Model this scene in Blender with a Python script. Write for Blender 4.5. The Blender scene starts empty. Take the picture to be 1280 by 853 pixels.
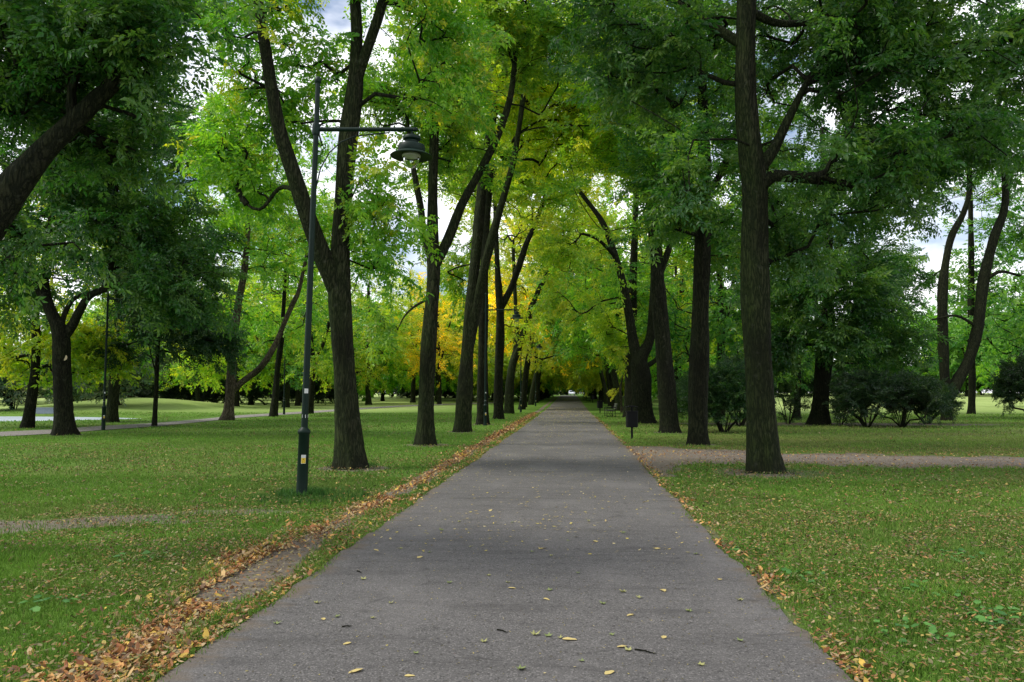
import bpy, math, random
import numpy as np
from mathutils import Vector, Matrix
R = math.radians
rng = np.random.default_rng(7)
random.seed(7)
scene = bpy.context.scene
COL = scene.collection

# ------------------------------------------------------------------ camera
F, CX, CY = 1000.0, 640.0, 426.5
HZ, VPX, EYE = 491.0, 712.0, 1.6
pitch = math.atan((HZ - CY) / F)
yaw = math.atan((VPX - CX) * math.cos(pitch) / F)
cam_d = bpy.data.cameras.new('camera')
cam = bpy.data.objects.new('camera', cam_d)
COL.objects.link(cam)
cam.location = (0, 0, EYE)
cam.rotation_euler = (R(90) + pitch, 0, yaw)
cam_d.sensor_width = 36
cam_d.lens = F / 1280 * 36
cam_d.clip_end = 3000
scene.camera = cam
M3 = np.array(cam.rotation_euler.to_matrix())
CAMP = np.array([0, 0, EYE])


def at(u, v, d):
    """point at forward distance d seen in direction u, v"""
    return CAMP + M3 @ np.array([(u - CX) / F * d, (CY - v) / F * d, -d])


# ------------------------------------------------------------------ numpy value noise
_lat = rng.random((256, 256))


def noise(x, y, s=1.0, o=3):
    x = np.asarray(x, float) / s + 37.3
    y = np.asarray(y, float) / s + 91.7
    t, a, tot = 0, 1.0, 0
    for k in range(o):
        xi, yi = np.floor(x).astype(int), np.floor(y).astype(int)
        fx, fy = x - xi, y - yi
        fx, fy = fx * fx * (3 - 2 * fx), fy * fy * (3 - 2 * fy)
        g = lambda i, j: _lat[(xi + i) % 256, (yi + j) % 256]
        t = t + a * ((g(0, 0) * (1 - fx) + g(1, 0) * fx) * (1 - fy) + (g(0, 1) * (1 - fx) + g(1, 1) * fx) * fy)
        tot += a
        a *= .55
        x, y = x * 2.03 + 11.1, y * 2.03 + 5.7
    return t / tot


def sstep(a, b, x):
    t = np.clip((np.asarray(x, float) - a) / (b - a), 0, 1)
    return t * t * (3 - 2 * t)


# ------------------------------------------------------------------ terrain
YL = np.concatenate([np.arange(-12, 2.5, 1.5), np.arange(2.6, 26, .11), np.arange(26, 60, .4), np.arange(60, 200, 3),
                     np.geomspace(200, 1500, 16)])
_x = np.concatenate([np.arange(0, 13, .11), np.arange(13, 30, .4), np.arange(30, 90, 2), np.geomspace(90, 900, 12)])
XL = np.concatenate([-_x[:0:-1], _x])


def rise(y):
    f = lambda t: .8 * sstep(60, 185, t) - .5 * sstep(240, 420, t)
    return np.interp(y, YL, f(YL))


def gz(x, y):
    x, y = np.asarray(x, float), np.asarray(y, float)
    z = rise(y)
    z = z + 1.1 * np.exp(-(((x + 42) / 8) ** 2 + ((y - 75) / 9) ** 2))
    pond = ((x + 45) / 17) ** 2 + ((y - 49) / 7.5) ** 2
    z = z - .75 * sstep(1.25, .8, pond)
    z = z + .5 * sstep(14, 40, x) * sstep(60, 110, y)
    return z


def ground(u, v):
    d = M3 @ np.array([(u - CX) / F, (CY - v) / F, -1.0])
    t = EYE / max(1e-4, -d[2])
    for _ in range(12):
        p = CAMP + d * t
        t += (p[2] - gz(p[0], p[1])) / max(-d[2], 1e-3) * .7
    p = CAMP + d * t
    return p


def depth(p):
    return float(-(M3.T @ (np.asarray(p) - CAMP))[2])


def proj(P):
    q = (P - CAMP) @ M3
    d = np.maximum(-q[:, 2], .01)
    return CX + q[:, 0] / d * F, CY - q[:, 1] / d * F, d


# ------------------------------------------------------------------ materials
def newmat(name):
    m = bpy.data.materials.new(name)
    m.use_nodes = True
    nt = m.node_tree
    b = nt.nodes['Principled BSDF']
    return m, nt, b


def N(nt, t, **kw):
    n = nt.nodes.new(t)
    for k, v in kw.items():
        if isinstance(k, str) and hasattr(n, k):
            setattr(n, k, v)
    return n


def L(nt, a, b):
    nt.links.new(a, b)


def math_n(nt, op, a, b=None, c=None, clamp=False):
    n = N(nt, 'ShaderNodeMath', operation=op)
    n.use_clamp = clamp
    for i, s in enumerate((a, b, c)):
        if s is None:
            continue
        if isinstance(s, (int, float)):
            n.inputs[i].default_value = s
        else:
            L(nt, s, n.inputs[i])
    return n.outputs[0]


def mixc(nt, f, a, b, mode='MIX'):
    n = N(nt, 'ShaderNodeMix', data_type='RGBA', blend_type=mode)
    for i, s in ((0, f), (6, a), (7, b)):
        if isinstance(s, (int, float)):
            n.inputs[i].default_value = s
        elif isinstance(s, tuple):
            n.inputs[i].default_value = (*s, 1)
        else:
            L(nt, s, n.inputs[i])
    return n.outputs[2]


def noise_n(nt, scale, detail=4, vec=None, rough=.55):
    n = N(nt, 'ShaderNodeTexNoise')
    n.inputs['Scale'].default_value = scale
    n.inputs['Detail'].default_value = detail
    n.inputs['Roughness'].default_value = rough
    if vec is not None:
        L(nt, vec, n.inputs['Vector'])
    return n.outputs['Fac']


def ramp(nt, fac, stops):
    n = N(nt, 'ShaderNodeValToRGB')
    e = n.color_ramp.elements
    while len(e) < len(stops):
        e.new(.5)
    for i, (p, c) in enumerate(stops):
        e[i].position = p
        e[i].color = (*c, 1) if isinstance(c, tuple) else (c, c, c, 1)
    L(nt, fac, n.inputs[0])
    return n.outputs[0]


def mapping(nt, vec, scale):
    n = N(nt, 'ShaderNodeMapping')
    n.inputs['Scale'].default_value = scale
    L(nt, vec, n.inputs['Vector'])
    return n.outputs[0]


def bump(nt, h, strength, dist, bsdf):
    n = N(nt, 'ShaderNodeBump')
    n.inputs['Strength'].default_value = strength
    n.inputs['Distance'].default_value = dist
    L(nt, h, n.inputs['Height'])
    L(nt, n.outputs[0], bsdf.inputs['Normal'])


def leaf_material():
    m, nt, b = newmat('leaf')
    at_ = N(nt, 'ShaderNodeAttribute', attribute_name='v')
    sep = N(nt, 'ShaderNodeSeparateColor')
    L(nt, at_.outputs['Color'], sep.inputs[0])
    r, g = sep.outputs[0], sep.outputs[1]
    oi = N(nt, 'ShaderNodeObjectInfo')
    k = math_n(nt, 'ADD', math_n(nt, 'MULTIPLY', r, 1.0), math_n(nt, 'MULTIPLY_ADD', g, .8, .15))
    base = mixc(nt, 1.0, oi.outputs['Color'], N(nt, 'ShaderNodeCombineColor').outputs[0], 'MULTIPLY')
    comb = [n for n in nt.nodes if n.bl_idname == 'ShaderNodeCombineColor'][0]
    L(nt, math_n(nt, 'MULTIPLY', k, k), comb.inputs[0])
    L(nt, k, comb.inputs[1])
    L(nt, k, comb.inputs[2])
    yel = mixc(nt, r, (.50, .48, .035), (.36, .43, .035))
    q = math_n(nt, 'ADD', math_n(nt, 'MULTIPLY', g, .72), math_n(nt, 'MULTIPLY', r, .28))
    yf = math_n(nt, 'MULTIPLY', math_n(nt, 'SUBTRACT', oi.outputs['Alpha'], q), 5, clamp=True)
    col = mixc(nt, yf, base, yel)
    L(nt, col, b.inputs['Base Color'])
    b.inputs['Roughness'].default_value = .36
    b.inputs['Specular IOR Level'].default_value = .55
    tr = N(nt, 'ShaderNodeBsdfTranslucent')
    L(nt, mixc(nt, 1.0, col, (1.7, 1.7, .6), 'MULTIPLY'), tr.inputs['Color'])
    mx = N(nt, 'ShaderNodeMixShader')
    mx.inputs[0].default_value = .5
    L(nt, b.outputs[0], mx.inputs[1])
    L(nt, tr.outputs[0], mx.inputs[2])
    L(nt, mx.outputs[0], nt.nodes['Material Output'].inputs['Surface'])
    return m


def bark_material(name, dark, light, moss=.5, sc=1.0):
    m, nt, b = newmat(name)
    tc = N(nt, 'ShaderNodeTexCoord')
    vec = tc.outputs['Object']
    nz = N(nt, 'ShaderNodeTexNoise')
    nz.inputs['Scale'].default_value = 2.2
    L(nt, vec, nz.inputs['Vector'])
    wv = N(nt, 'ShaderNodeVectorMath', operation='MULTIPLY_ADD')
    L(nt, nz.outputs['Color'], wv.inputs[0])
    wv.inputs[1].default_value = (.10, .10, .3)
    L(nt, vec, wv.inputs[2])
    st = mapping(nt, wv.outputs[0], (15 * sc, 15 * sc, 1.9 * sc))
    n1 = noise_n(nt, 1.5, 3, st, .5)
    rg = math_n(nt, 'MULTIPLY', math_n(nt, 'ABSOLUTE', math_n(nt, 'SUBTRACT', n1, .5)), 5.0, clamp=True)
    fine = noise_n(nt, 3.2, 6, mapping(nt, wv.outputs[0], (15 * sc, 15 * sc, 5 * sc)), .7)
    ridge = math_n(nt, 'MULTIPLY', ramp(nt, rg, [(.05, 0.0), (.7, 1.0)]), math_n(nt, 'MULTIPLY_ADD', fine, 1.4, -.1, clamp=True))
    col = ramp(nt, ridge, [(.05, dark), (.65, light)])
    big = noise_n(nt, 1.6, 4, vec)
    geo = N(nt, 'ShaderNodeNewGeometry')
    sx = N(nt, 'ShaderNodeSeparateXYZ')
    L(nt, geo.outputs['Normal'], sx.inputs[0])
    side = math_n(nt, 'MULTIPLY_ADD', sx.outputs[0], -.35, .1)
    sp = N(nt, 'ShaderNodeSeparateXYZ')
    L(nt, geo.outputs['Position'], sp.inputs[0])
    hz = math_n(nt, 'MULTIPLY_ADD', sp.outputs[2], -.12, .55, clamp=True)
    mf = math_n(nt, 'MULTIPLY', math_n(nt, 'ADD', math_n(nt, 'ADD', big, side), math_n(nt, 'MULTIPLY', hz, .5)), moss, clamp=True)
    col = mixc(nt, mf, col, mixc(nt, ridge, (.012, .02, .006), (.06, .085, .022)))
    lich = noise_n(nt, 5.5, 5, vec, .7)
    col = mixc(nt, ramp(nt, lich, [(.60, 0.0), (.72, .45)]), col, (.11, .115, .085))
    kn = noise_n(nt, .9, 2, mapping(nt, vec, (1, 1, .6)))
    col = mixc(nt, ramp(nt, kn, [(.3, .55), (.5, 0.0)]), col, (.008, .007, .005))
    # bark darker toward the very foot
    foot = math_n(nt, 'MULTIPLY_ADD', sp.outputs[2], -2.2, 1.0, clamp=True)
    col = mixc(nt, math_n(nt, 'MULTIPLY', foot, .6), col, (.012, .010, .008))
    L(nt, col, b.inputs['Base Color'])
    b.inputs['Roughness'].default_value = .95
    b.inputs['Specular IOR Level'].default_value = .15
    bump(nt, ridge, 1.0, .035, b)
    return m


def simple(name, col, rough=.6, metal=0, spec=.5, nz=0.0, scale=20):
    m, nt, b = newmat(name)
    if nz:
        tc = N(nt, 'ShaderNodeTexCoord')
        f = noise_n(nt, scale, 5, tc.outputs['Object'])
        c = mixc(nt, f, tuple(x * (1 - nz) for x in col), tuple(min(1, x * (1 + nz)) for x in col))
        L(nt, c, b.inputs['Base Color'])
    else:
        b.inputs['Base Color'].default_value = (*col, 1)
    b.inputs['Roughness'].default_value = rough
    b.inputs['Metallic'].default_value = metal
    b.inputs['Specular IOR Level'].default_value = spec
    return m


def ground_material():
    m, nt, b = newmat('lawn')
    a = N(nt, 'ShaderNodeAttribute', attribute_name='v')
    s = N(nt, 'ShaderNodeSeparateColor')
    L(nt, a.outputs['Color'], s.inputs[0])
    soil, tone = s.outputs[0], s.outputs[1]
    tc = N(nt, 'ShaderNodeTexCoord')
    p = tc.outputs['Object']
    n1 = noise_n(nt, 9, 6, p, .7)
    n2 = noise_n(nt, .35, 4, p)
    n3 = noise_n(nt, 45, 3, p, .8)
    g = ramp(nt, n3, [(.3, (.04, .08, .012)), (.52, (.10, .19, .026)), (.72, (.18, .28, .05))])
    g = mixc(nt, math_n(nt, 'MULTIPLY', tone, .8), g, mixc(nt, n3, (.06, .055, .02), (.19, .17, .06)))
    g = mixc(nt, ramp(nt, n2, [(.35, 0.0), (.65, .45)]), g, (.04, .10, .012))
    d = ramp(nt, n1, [(.3, (.10, .082, .064)), (.6, (.18, .155, .125)), (.8, (.24, .215, .18))])
    sf = ramp(nt, math_n(nt, 'ADD', soil, math_n(nt, 'MULTIPLY_ADD', n3, .5, -.25)), [(.35, 0.0), (.6, 1.0)])
    sp = N(nt, 'ShaderNodeSeparateXYZ')
    L(nt, p, sp.inputs[0])
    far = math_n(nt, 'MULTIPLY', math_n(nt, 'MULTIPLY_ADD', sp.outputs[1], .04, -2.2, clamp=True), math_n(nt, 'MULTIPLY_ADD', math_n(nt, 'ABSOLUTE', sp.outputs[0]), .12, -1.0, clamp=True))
    g = mixc(nt, far, g, mixc(nt, n2, (.20, .30, .07), (.36, .42, .16)))  # sunlit look of the far meadow and lawn painted into the ground colour
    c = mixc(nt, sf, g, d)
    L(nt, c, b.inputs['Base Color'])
    b.inputs['Roughness'].default_value = 1
    b.inputs['Specular IOR Level'].default_value = .1
    bump(nt, n3, .6, .03, b)
    return m


def road_material(name, c0, c1, c2, crack=True):
    m, nt, b = newmat(name)
    tc = N(nt, 'ShaderNodeTexCoord')
    p = tc.outputs['Object']
    vo2 = N(nt, 'ShaderNodeTexVoronoi')
    vo2.inputs['Scale'].default_value = 60
    L(nt, p, vo2.inputs['Vector'])
    sv2 = N(nt, 'ShaderNodeSeparateColor')
    L(nt, vo2.outputs['Color'], sv2.inputs[0])
    sepv_ = sv2.outputs[1]
    big = noise_n(nt, .45, 5, p, .6)
    mid = noise_n(nt, 3.5, 6, mapping(nt, p, (.7, 1.6, 1)), .65)
    fine = noise_n(nt, 90, 3, p, .8)
    vo = N(nt, 'ShaderNodeTexVoronoi')
    vo.inputs['Scale'].default_value = 110
    L(nt, p, vo.inputs['Vector'])
    c = mixc(nt, ramp(nt, big, [(.3, 0.0), (.7, 1.0)]), c0, c1)
    c = mixc(nt, ramp(nt, mid, [(.4, 0.0), (.75, .6)]), c, c2)
    c = mixc(nt, ramp(nt, sepv_, [(.03, .8), (.10, 0.0)]), c, tuple(x * .4 for x in c0))
    c = mixc(nt, ramp(nt, fine, [(.36, .9), (.52, 0.0)]), c, tuple(x * .45 for x in c0))
    sepv = N(nt, 'ShaderNodeSeparateColor')
    L(nt, vo.outputs['Color'], sepv.inputs[0])
    c = mixc(nt, ramp(nt, sepv.outputs[0], [(.82, 0.0), (.97, .5)]), c, tuple(min(1, x * 2.1) for x in c1))
    # worn pits and dark scuffs
    pit = noise_n(nt, 17, 5, p, .75)
    c = mixc(nt, ramp(nt, math_n(nt, 'MULTIPLY', pit, mid), [(.33, 0.0), (.42, .75)]), c, tuple(x * .35 for x in c0))
    if crack:
        px_ = N(nt, 'ShaderNodeSeparateXYZ')
        L(nt, p, px_.inputs[0])
        stn = noise_n(nt, 1.0, 6, mapping(nt, p, (.55, 2.6, 1)), .7)
        c = mixc(nt, ramp(nt, stn, [(.52, 0.0), (.66, .5)]), c, tuple(x * .5 for x in c0))
        pale = noise_n(nt, .8, 5, mapping(nt, p, (1.2, .5, 1)), .6)
        c = mixc(nt, ramp(nt, pale, [(.5, 0.0), (.7, .4)]), c, tuple(x * 1.35 for x in c1))
        ed = math_n(nt, 'ABSOLUTE', math_n(nt, 'ADD', px_.outputs[0], .32))
        ed = math_n(nt, 'ADD', math_n(nt, 'MULTIPLY_ADD', ed, 2.6, -4.75), math_n(nt, 'MULTIPLY_ADD', mid, 2.2, -.95))
        c = mixc(nt, ramp(nt, ed, [(0.0, 0.0), (.55, .8)]), c, mixc(nt, pit, (.10, .075, .05), (.19, .15, .11)))
        wv = mixc(nt, .35, mapping(nt, p, (.55, 1.1, 1)), N(nt, 'ShaderNodeTexNoise').outputs['Color'], 'ADD')
        v2 = N(nt, 'ShaderNodeTexVoronoi', feature='DISTANCE_TO_EDGE')
        v2.inputs['Scale'].default_value = .55
        L(nt, wv, v2.inputs['Vector'])
        ck = math_n(nt, 'MULTIPLY', ramp(nt, v2.outputs['Distance'], [(0.0, 1.0), (.012, 0.0)]), ramp(nt, mid, [(.46, 0.0), (.62, .6)]))
        c = mixc(nt, ck, c, tuple(x * .4 for x in c0))
    L(nt, c, b.inputs['Base Color'])
    b.inputs['Roughness'].default_value = .85
    b.inputs['Specular IOR Level'].default_value = .3
    bump(nt, math_n(nt, 'ADD', fine, math_n(nt, 'MULTIPLY', pit, 1.2)), 1.0, .012, b)
    return m


MAT = {}
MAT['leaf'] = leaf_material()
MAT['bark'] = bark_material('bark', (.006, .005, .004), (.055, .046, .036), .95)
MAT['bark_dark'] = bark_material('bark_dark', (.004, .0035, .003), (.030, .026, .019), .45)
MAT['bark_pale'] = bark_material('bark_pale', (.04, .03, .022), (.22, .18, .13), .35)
MAT['lawn'] = ground_material()
MAT['asphalt'] = road_material('asphalt', (.112, .106, .103), (.148, .140, .135), (.092, .087, .083))
MAT['old_asphalt'] = road_material('old_asphalt', (.20, .185, .175), (.26, .24, .22), (.17, .15, .14), False)
MAT['dirt'] = road_material('dirt', (.15, .123, .095), (.225, .19, .155), (.12, .095, .07), False)
MAT['green_paint'] = simple('green_paint', (.004, .015, .010), .5, .0, .18, .4, 9)
MAT['black_paint'] = simple('black_paint', (.006, .0065, .007), .6, 0, .15, .3, 12)
MAT['bench_wood'] = simple('bench_wood', (.05, .06, .04), .7, 0, .3, .4, 15)
MAT['sticker_white'] = simple('sticker_white', (.55, .56, .55), .5, 0, .4, .15, 30)
MAT['sticker_yellow'] = simple('sticker_yellow', (.65, .45, .03), .5, 0, .4, .1, 30)
MAT['lens'] = simple('lens', (.45, .45, .43), .25)
MAT['car_paint'] = simple('car_paint', (.75, .78, .8), .25, 0, .6, .05, 3)
MAT['car_glass'] = simple('car_glass', (.02, .03, .04), .08)
MAT['rubber'] = simple('rubber', (.02, .02, .02), .8, 0, .3, .2, 9)
MAT['concrete'] = simple('concrete', (.22, .26, .30), .9, 0, .2, .3, 6)
MAT['cut_wood'] = simple('cut_wood', (.55, .44, .30), .8, 0, .2, .2, 30)
_g, _nt, _b = newmat('clear_glass')
_b.inputs['Transmission Weight'].default_value = 1
_b.inputs['Roughness'].default_value = .05
_b.inputs['IOR'].default_value = 1.2
_b.inputs['Base Color'].default_value = (.9, .93, .92, 1)
MAT['clear_glass'] = _g
_w, _nt, _b = newmat('pond_water')
_b.inputs['Base Color'].default_value = (.42, .48, .54, 1)  # sky reflection put into the water's pale base colour
_b.inputs['Roughness'].default_value = .3
_tc = N(_nt, 'ShaderNodeTexCoord')
bump(_nt, noise_n(_nt, 3, 3, mapping(_nt, _tc.outputs['Object'], (1, 3, 1))), .25, .02, _b)
MAT['water'] = _w


def flat_attr_mat(name, rough=.8, transl=.25):
    """colour straight from the mesh's own per-blade / per-leaf attribute"""
    m, nt, b = newmat(name)
    a = N(nt, 'ShaderNodeAttribute', attribute_name='v')
    L(nt, a.outputs['Color'], b.inputs['Base Color'])
    b.inputs['Roughness'].default_value = rough
    b.inputs['Specular IOR Level'].default_value = .25
    tr = N(nt, 'ShaderNodeBsdfTranslucent')
    L(nt, a.outputs['Color'], tr.inputs['Color'])
    mx = N(nt, 'ShaderNodeMixShader')
    mx.inputs[0].default_value = transl
    L(nt, b.outputs[0], mx.inputs[1])
    L(nt, tr.outputs[0], mx.inputs[2])
    L(nt, mx.outputs[0], nt.nodes['Material Output'].inputs['Surface'])
    return m


MAT['grass'] = flat_attr_mat('grass_blade', .6, .3)
MAT['litter'] = flat_attr_mat('dry_leaf', .75, .12)


# ------------------------------------------------------------------ object helpers
def np_mesh(name, V, faces_n, idx, mats, attr=None, mat_idx=None, smooth=False):
    """V (n,3); faces_n = verts per face (int array or int); idx flat loop indices"""
    me = bpy.data.meshes.new(name)
    V = np.asarray(V, np.float32)
    idx = np.asarray(idx, np.int32).ravel()
    if isinstance(faces_n, int):
        nf = len(idx) // faces_n
        starts = np.arange(nf, dtype=np.int32) * faces_n
    else:
        faces_n = np.asarray(faces_n, np.int32)
        nf = len(faces_n)
        starts = np.concatenate([[0], np.cumsum(faces_n)[:-1]]).astype(np.int32)
    me.vertices.add(len(V))
    me.vertices.foreach_set('co', V.ravel())
    me.loops.add(len(idx))
    me.loops.foreach_set('vertex_index', idx)
    me.polygons.add(nf)
    me.polygons.foreach_set('loop_start', starts)
    if smooth is not None:
        sm = np.full(nf, bool(smooth)) if isinstance(smooth, bool) else np.asarray(smooth)
        me.polygons.foreach_set('use_smooth', sm)
    for m in mats:
        me.materials.append(MAT[m])
    if mat_idx is not None:
        me.polygons.foreach_set('material_index', np.asarray(mat_idx, np.int32))
    if attr is not None:
        a = me.attributes.new('v', 'FLOAT_COLOR', 'POINT')
        c = np.ones((len(V), 4), np.float32)
        c[:, :attr.shape[1]] = attr
        a.data.foreach_set('color', c.ravel())
    me.update(calc_edges=True)
    return me


def link(name, me, parent=None, loc=None):
    o = bpy.data.objects.new(name, me)
    COL.objects.link(o)
    if parent is not None:
        o.parent = parent
    if loc is not None:
        o.location = loc
    return o


def tag(o, label=None, cat=None, group=None, kind=None):
    if label: o['label'] = label
    if cat: o['category'] = cat
    if group: o['group'] = group
    if kind: o['kind'] = kind
    return o


def empty(name, loc, rz=0, label=None, cat=None, group=None):
    o = bpy.data.objects.new(name, None)
    o.empty_display_size = .3
    COL.objects.link(o)
    o.location = [float(c) for c in loc]
    o.rotation_euler = (0, 0, rz)
    return tag(o, label, cat, group)


class MB:
    """collects simple solids, builds one mesh"""
    def __init__(s):
        s.V, s.Fc = [], []

    def add(s, vs, fs):
        o = len(s.V)
        s.V += [tuple(map(float, v)) for v in vs]
        s.Fc += [tuple(i + o for i in f) for f in fs]

    def box(s, x0, x1, y0, y1, z0, z1, bev=.0, rot=None):
        b = min(bev, (x1 - x0) / 2.2, (y1 - y0) / 2.2)
        if b <= 0:
            pts = [(x0, y0), (x1, y0), (x1, y1), (x0, y1)]
        else:
            pts = [(x0 + b, y0), (x1 - b, y0), (x1, y0 + b), (x1, y1 - b), (x1 - b, y1), (x0 + b, y1), (x0, y1 - b), (x0, y0 + b)]
        n = len(pts)
        vs = [(x, y, z0) for x, y in pts] + [(x, y, z1) for x, y in pts]
        if rot:
            vs = [tuple(rot @ Vector(v)) for v in vs]
        s.add(vs, [tuple(range(n))[::-1], tuple(range(n, 2 * n))] + [(i, (i + 1) % n, (i + 1) % n + n, i + n) for i in range(n)])

    def lathe(s, prof, seg=20, c=(0, 0, 0)):
        vs, fs = [], []
        for r, z in prof:
            for k in range(seg):
                a = 2 * math.pi * k / seg
                vs.append((c[0] + r * math.cos(a), c[1] + r * math.sin(a), c[2] + z))
        for i in range(len(prof) - 1):
            for k in range(seg):
                a, b2 = i * seg + k, i * seg + (k + 1) % seg
                fs.append((a, b2, b2 + seg, a + seg))
        fs.append(tuple(range(seg))[::-1])
        fs.append(tuple(range((len(prof) - 1) * seg, len(prof) * seg)))
        s.add(vs, fs)

    def tube(s, pts, rad, seg=8):
        V, Fc = tube_np([np.array(p, float) for p in pts], [rad] * len(pts) if isinstance(rad, (int, float)) else rad, seg)
        s.add(V, Fc)
        n = len(V)
        o = len(s.V) - n
        s.Fc.append(tuple(o + k for k in range(seg))[::-1])
        s.Fc.append(tuple(o + n - seg + k for k in range(seg)))

    def build(s, name, mat, parent=None, smooth=False):
        me = bpy.data.meshes.new(name)
        me.from_pydata(s.V, [], s.Fc)
        me.materials.append(MAT[mat])
        if smooth:
            me.polygons.foreach_set('use_smooth', [True] * len(me.polygons))
            me.set_sharp_from_angle(angle=R(40))
        me.update()
        return link(name, me, parent)


def tube_np(P, rad, seg):
    P = np.asarray(P, float)
    n = len(P)
    T = np.gradient(P, axis=0)
    T /= np.linalg.norm(T, axis=1)[:, None] + 1e-9
    ref = np.array([0, 1, 0.]) if abs(T[0][1]) < .8 else np.array([1., 0, 0])
    a = np.arange(seg) * 2 * np.pi / seg
    V = []
    for i in range(n):
        u = ref - T[i] * (ref @ T[i])
        u /= np.linalg.norm(u) + 1e-9
        w = np.cross(T[i], u)
        ref = u
        V.append(P[i] + rad[i] * (np.cos(a)[:, None] * u + np.sin(a)[:, None] * w))
    V = np.concatenate(V)
    Fc = [(i * seg + k, i * seg + (k + 1) % seg, (i + 1) * seg + (k + 1) % seg, (i + 1) * seg + k) for i in range(n - 1) for k in range(seg)]
    return V, Fc


# ------------------------------------------------------------------ foliage
def make_bough(seed, L_, ntw, nlf, nlet, llen, droop):
    """a leafy side branch along +X; returns leaf quads (n,4,3), random per leaf"""
    g = np.random.default_rng(seed)
    Q, A = [], []
    for i in range(ntw):
        t = (i + g.random()) / ntw
        s = g.choice([-1, 1])
        p0 = np.array([L_ * t, 0, .12 * math.sin(3 * t) - droop * t * t])
        ang = g.uniform(.35, 1.15) * s
        el = g.uniform(-.25, .35)
        d = np.array([math.cos(ang) * math.cos(el), math.sin(ang) * math.cos(el), math.sin(el)])
        tl = L_ * g.uniform(.22, .5) * (1.15 - .6 * t)
        for j in range(nlf):
            q = (j + .6) / nlf
            p = p0 + d * tl * q + np.array([0, 0, -droop * .45 * q * q * tl])
            s2 = 1 if j % 2 else -1
            az = math.atan2(d[1], d[0]) + s2 * g.uniform(.4, 1.3)
            if j == nlf - 1:
                az = math.atan2(d[1], d[0])
            dl = np.array([math.cos(az), math.sin(az), g.uniform(-.9, .35)])
            dl /= np.linalg.norm(dl)
            lv = g.random()
            for k in range(nlet):
                # leaflets spread along a rachis, in pairs and a last one at its tip
                if nlet == 1:
                    pp, dd = p, dl
                else:
                    f = k // 2
                    pp = p + dl * llen * (.45 + .55 * f)
                    if k == nlet - 1:
                        dd = dl + np.array([0, 0, -.25])
                    else:
                        sd = 1 if k % 2 else -1
                        side = np.cross(dl, [0, 0, 1.])
                        side /= np.linalg.norm(side) + 1e-6
                        dd = dl * .55 + side * sd * .8 + np.array([0, 0, g.uniform(-.55, 0.1)])
                dd = dd / np.linalg.norm(dd)
                n = np.array([g.normal(0, .65), g.normal(0, .65), 1.0])
                w = np.cross(dd, n)
                w /= np.linalg.norm(w) + 1e-6
                up = np.cross(w, dd)
                l = llen * g.uniform(.75, 1.25)
                wd = l * g.uniform(.2, .28)
                fold = up * wd * .25
                Q.append([pp, pp + dd * l * .42 + w * wd + fold, pp + dd * l - np.array([0, 0, .12 * l]), pp + dd * l * .42 - w * wd + fold])
                A.append(.55 * lv + .45 * g.random())
    return np.array(Q), np.array(A)


BOUGH = {
    0: [make_bough(100 + i, 1.15, 9, 4, 5, .105, .15) for i in range(6)],
    1: [make_bough(200 + i, 1.25, 9, 5, 3, .125, .15) for i in range(6)],
    2: [make_bough(300 + i, 1.5, 10, 6, 1, .21, .2) for i in range(6)],
    3: [make_bough(400 + i, 2.4, 10, 6, 1, .40, .5) for i in range(6)],
}
for k in BOUGH:
    print('bough', k, len(BOUGH[k][0][0]))


def grow(skel_P, skel_R, targets, g):
    """attach every target to the nearest node of the growing skeleton -> nodes, parent, radii"""
    P = [np.array(p) for p in skel_P]
    par = [-1] * len(P)
    own = len(P)
    dist0 = np.min(np.linalg.norm(targets[:, None] - np.array(skel_P)[None], axis=2), axis=1)
    order = np.argsort(dist0)
    arr = np.array(skel_P)
    depthn = np.zeros(len(P))
    tips = {}
    for ti in order:
        t = targets[ti]
        dv = t - arr
        dd = np.linalg.norm(dv, axis=1)
        # prefer attachment points that lie lower than the target
        cost = dd + np.maximum(0, -dv[:, 2]) * .9 + depthn[:len(arr)] * .12
        k = int(np.argmin(cost))
        a = arr[k]
        l = dd[k]
        nseg = max(2, int(l / .45))
        prev = k
        new = []
        side = g.normal(0, .07, 3) * l
        if par[k] >= 0:
            dk = P[k] - P[par[k]]
        else:
            dk = np.array([0, 0, 1.0]) + (t - a) / (l + 1e-6) * .6
        dk = dk / (np.linalg.norm(dk) + 1e-6)
        ctl = a + dk * l * .42
        for s in range(1, nseg + 1):
            q = s / nseg
            p = a * (1 - q) ** 2 + ctl * 2 * q * (1 - q) + t * q * q + side * math.sin(math.pi * q)
            P.append(p)
            par.append(prev)
            prev = len(P) - 1
            new.append(p)
        depthn = np.concatenate([depthn, np.full(nseg, depthn[k] + 1)])
        arr = np.concatenate([arr, new])
        tips[ti] = prev
    cnt = np.zeros(len(P))
    for i in tips.values():
        cnt[i] += 1
    for i in range(len(P) - 1, own - 1, -1):
        cnt[par[i]] += cnt[i]
    return P, par, cnt, own, tips


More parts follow.
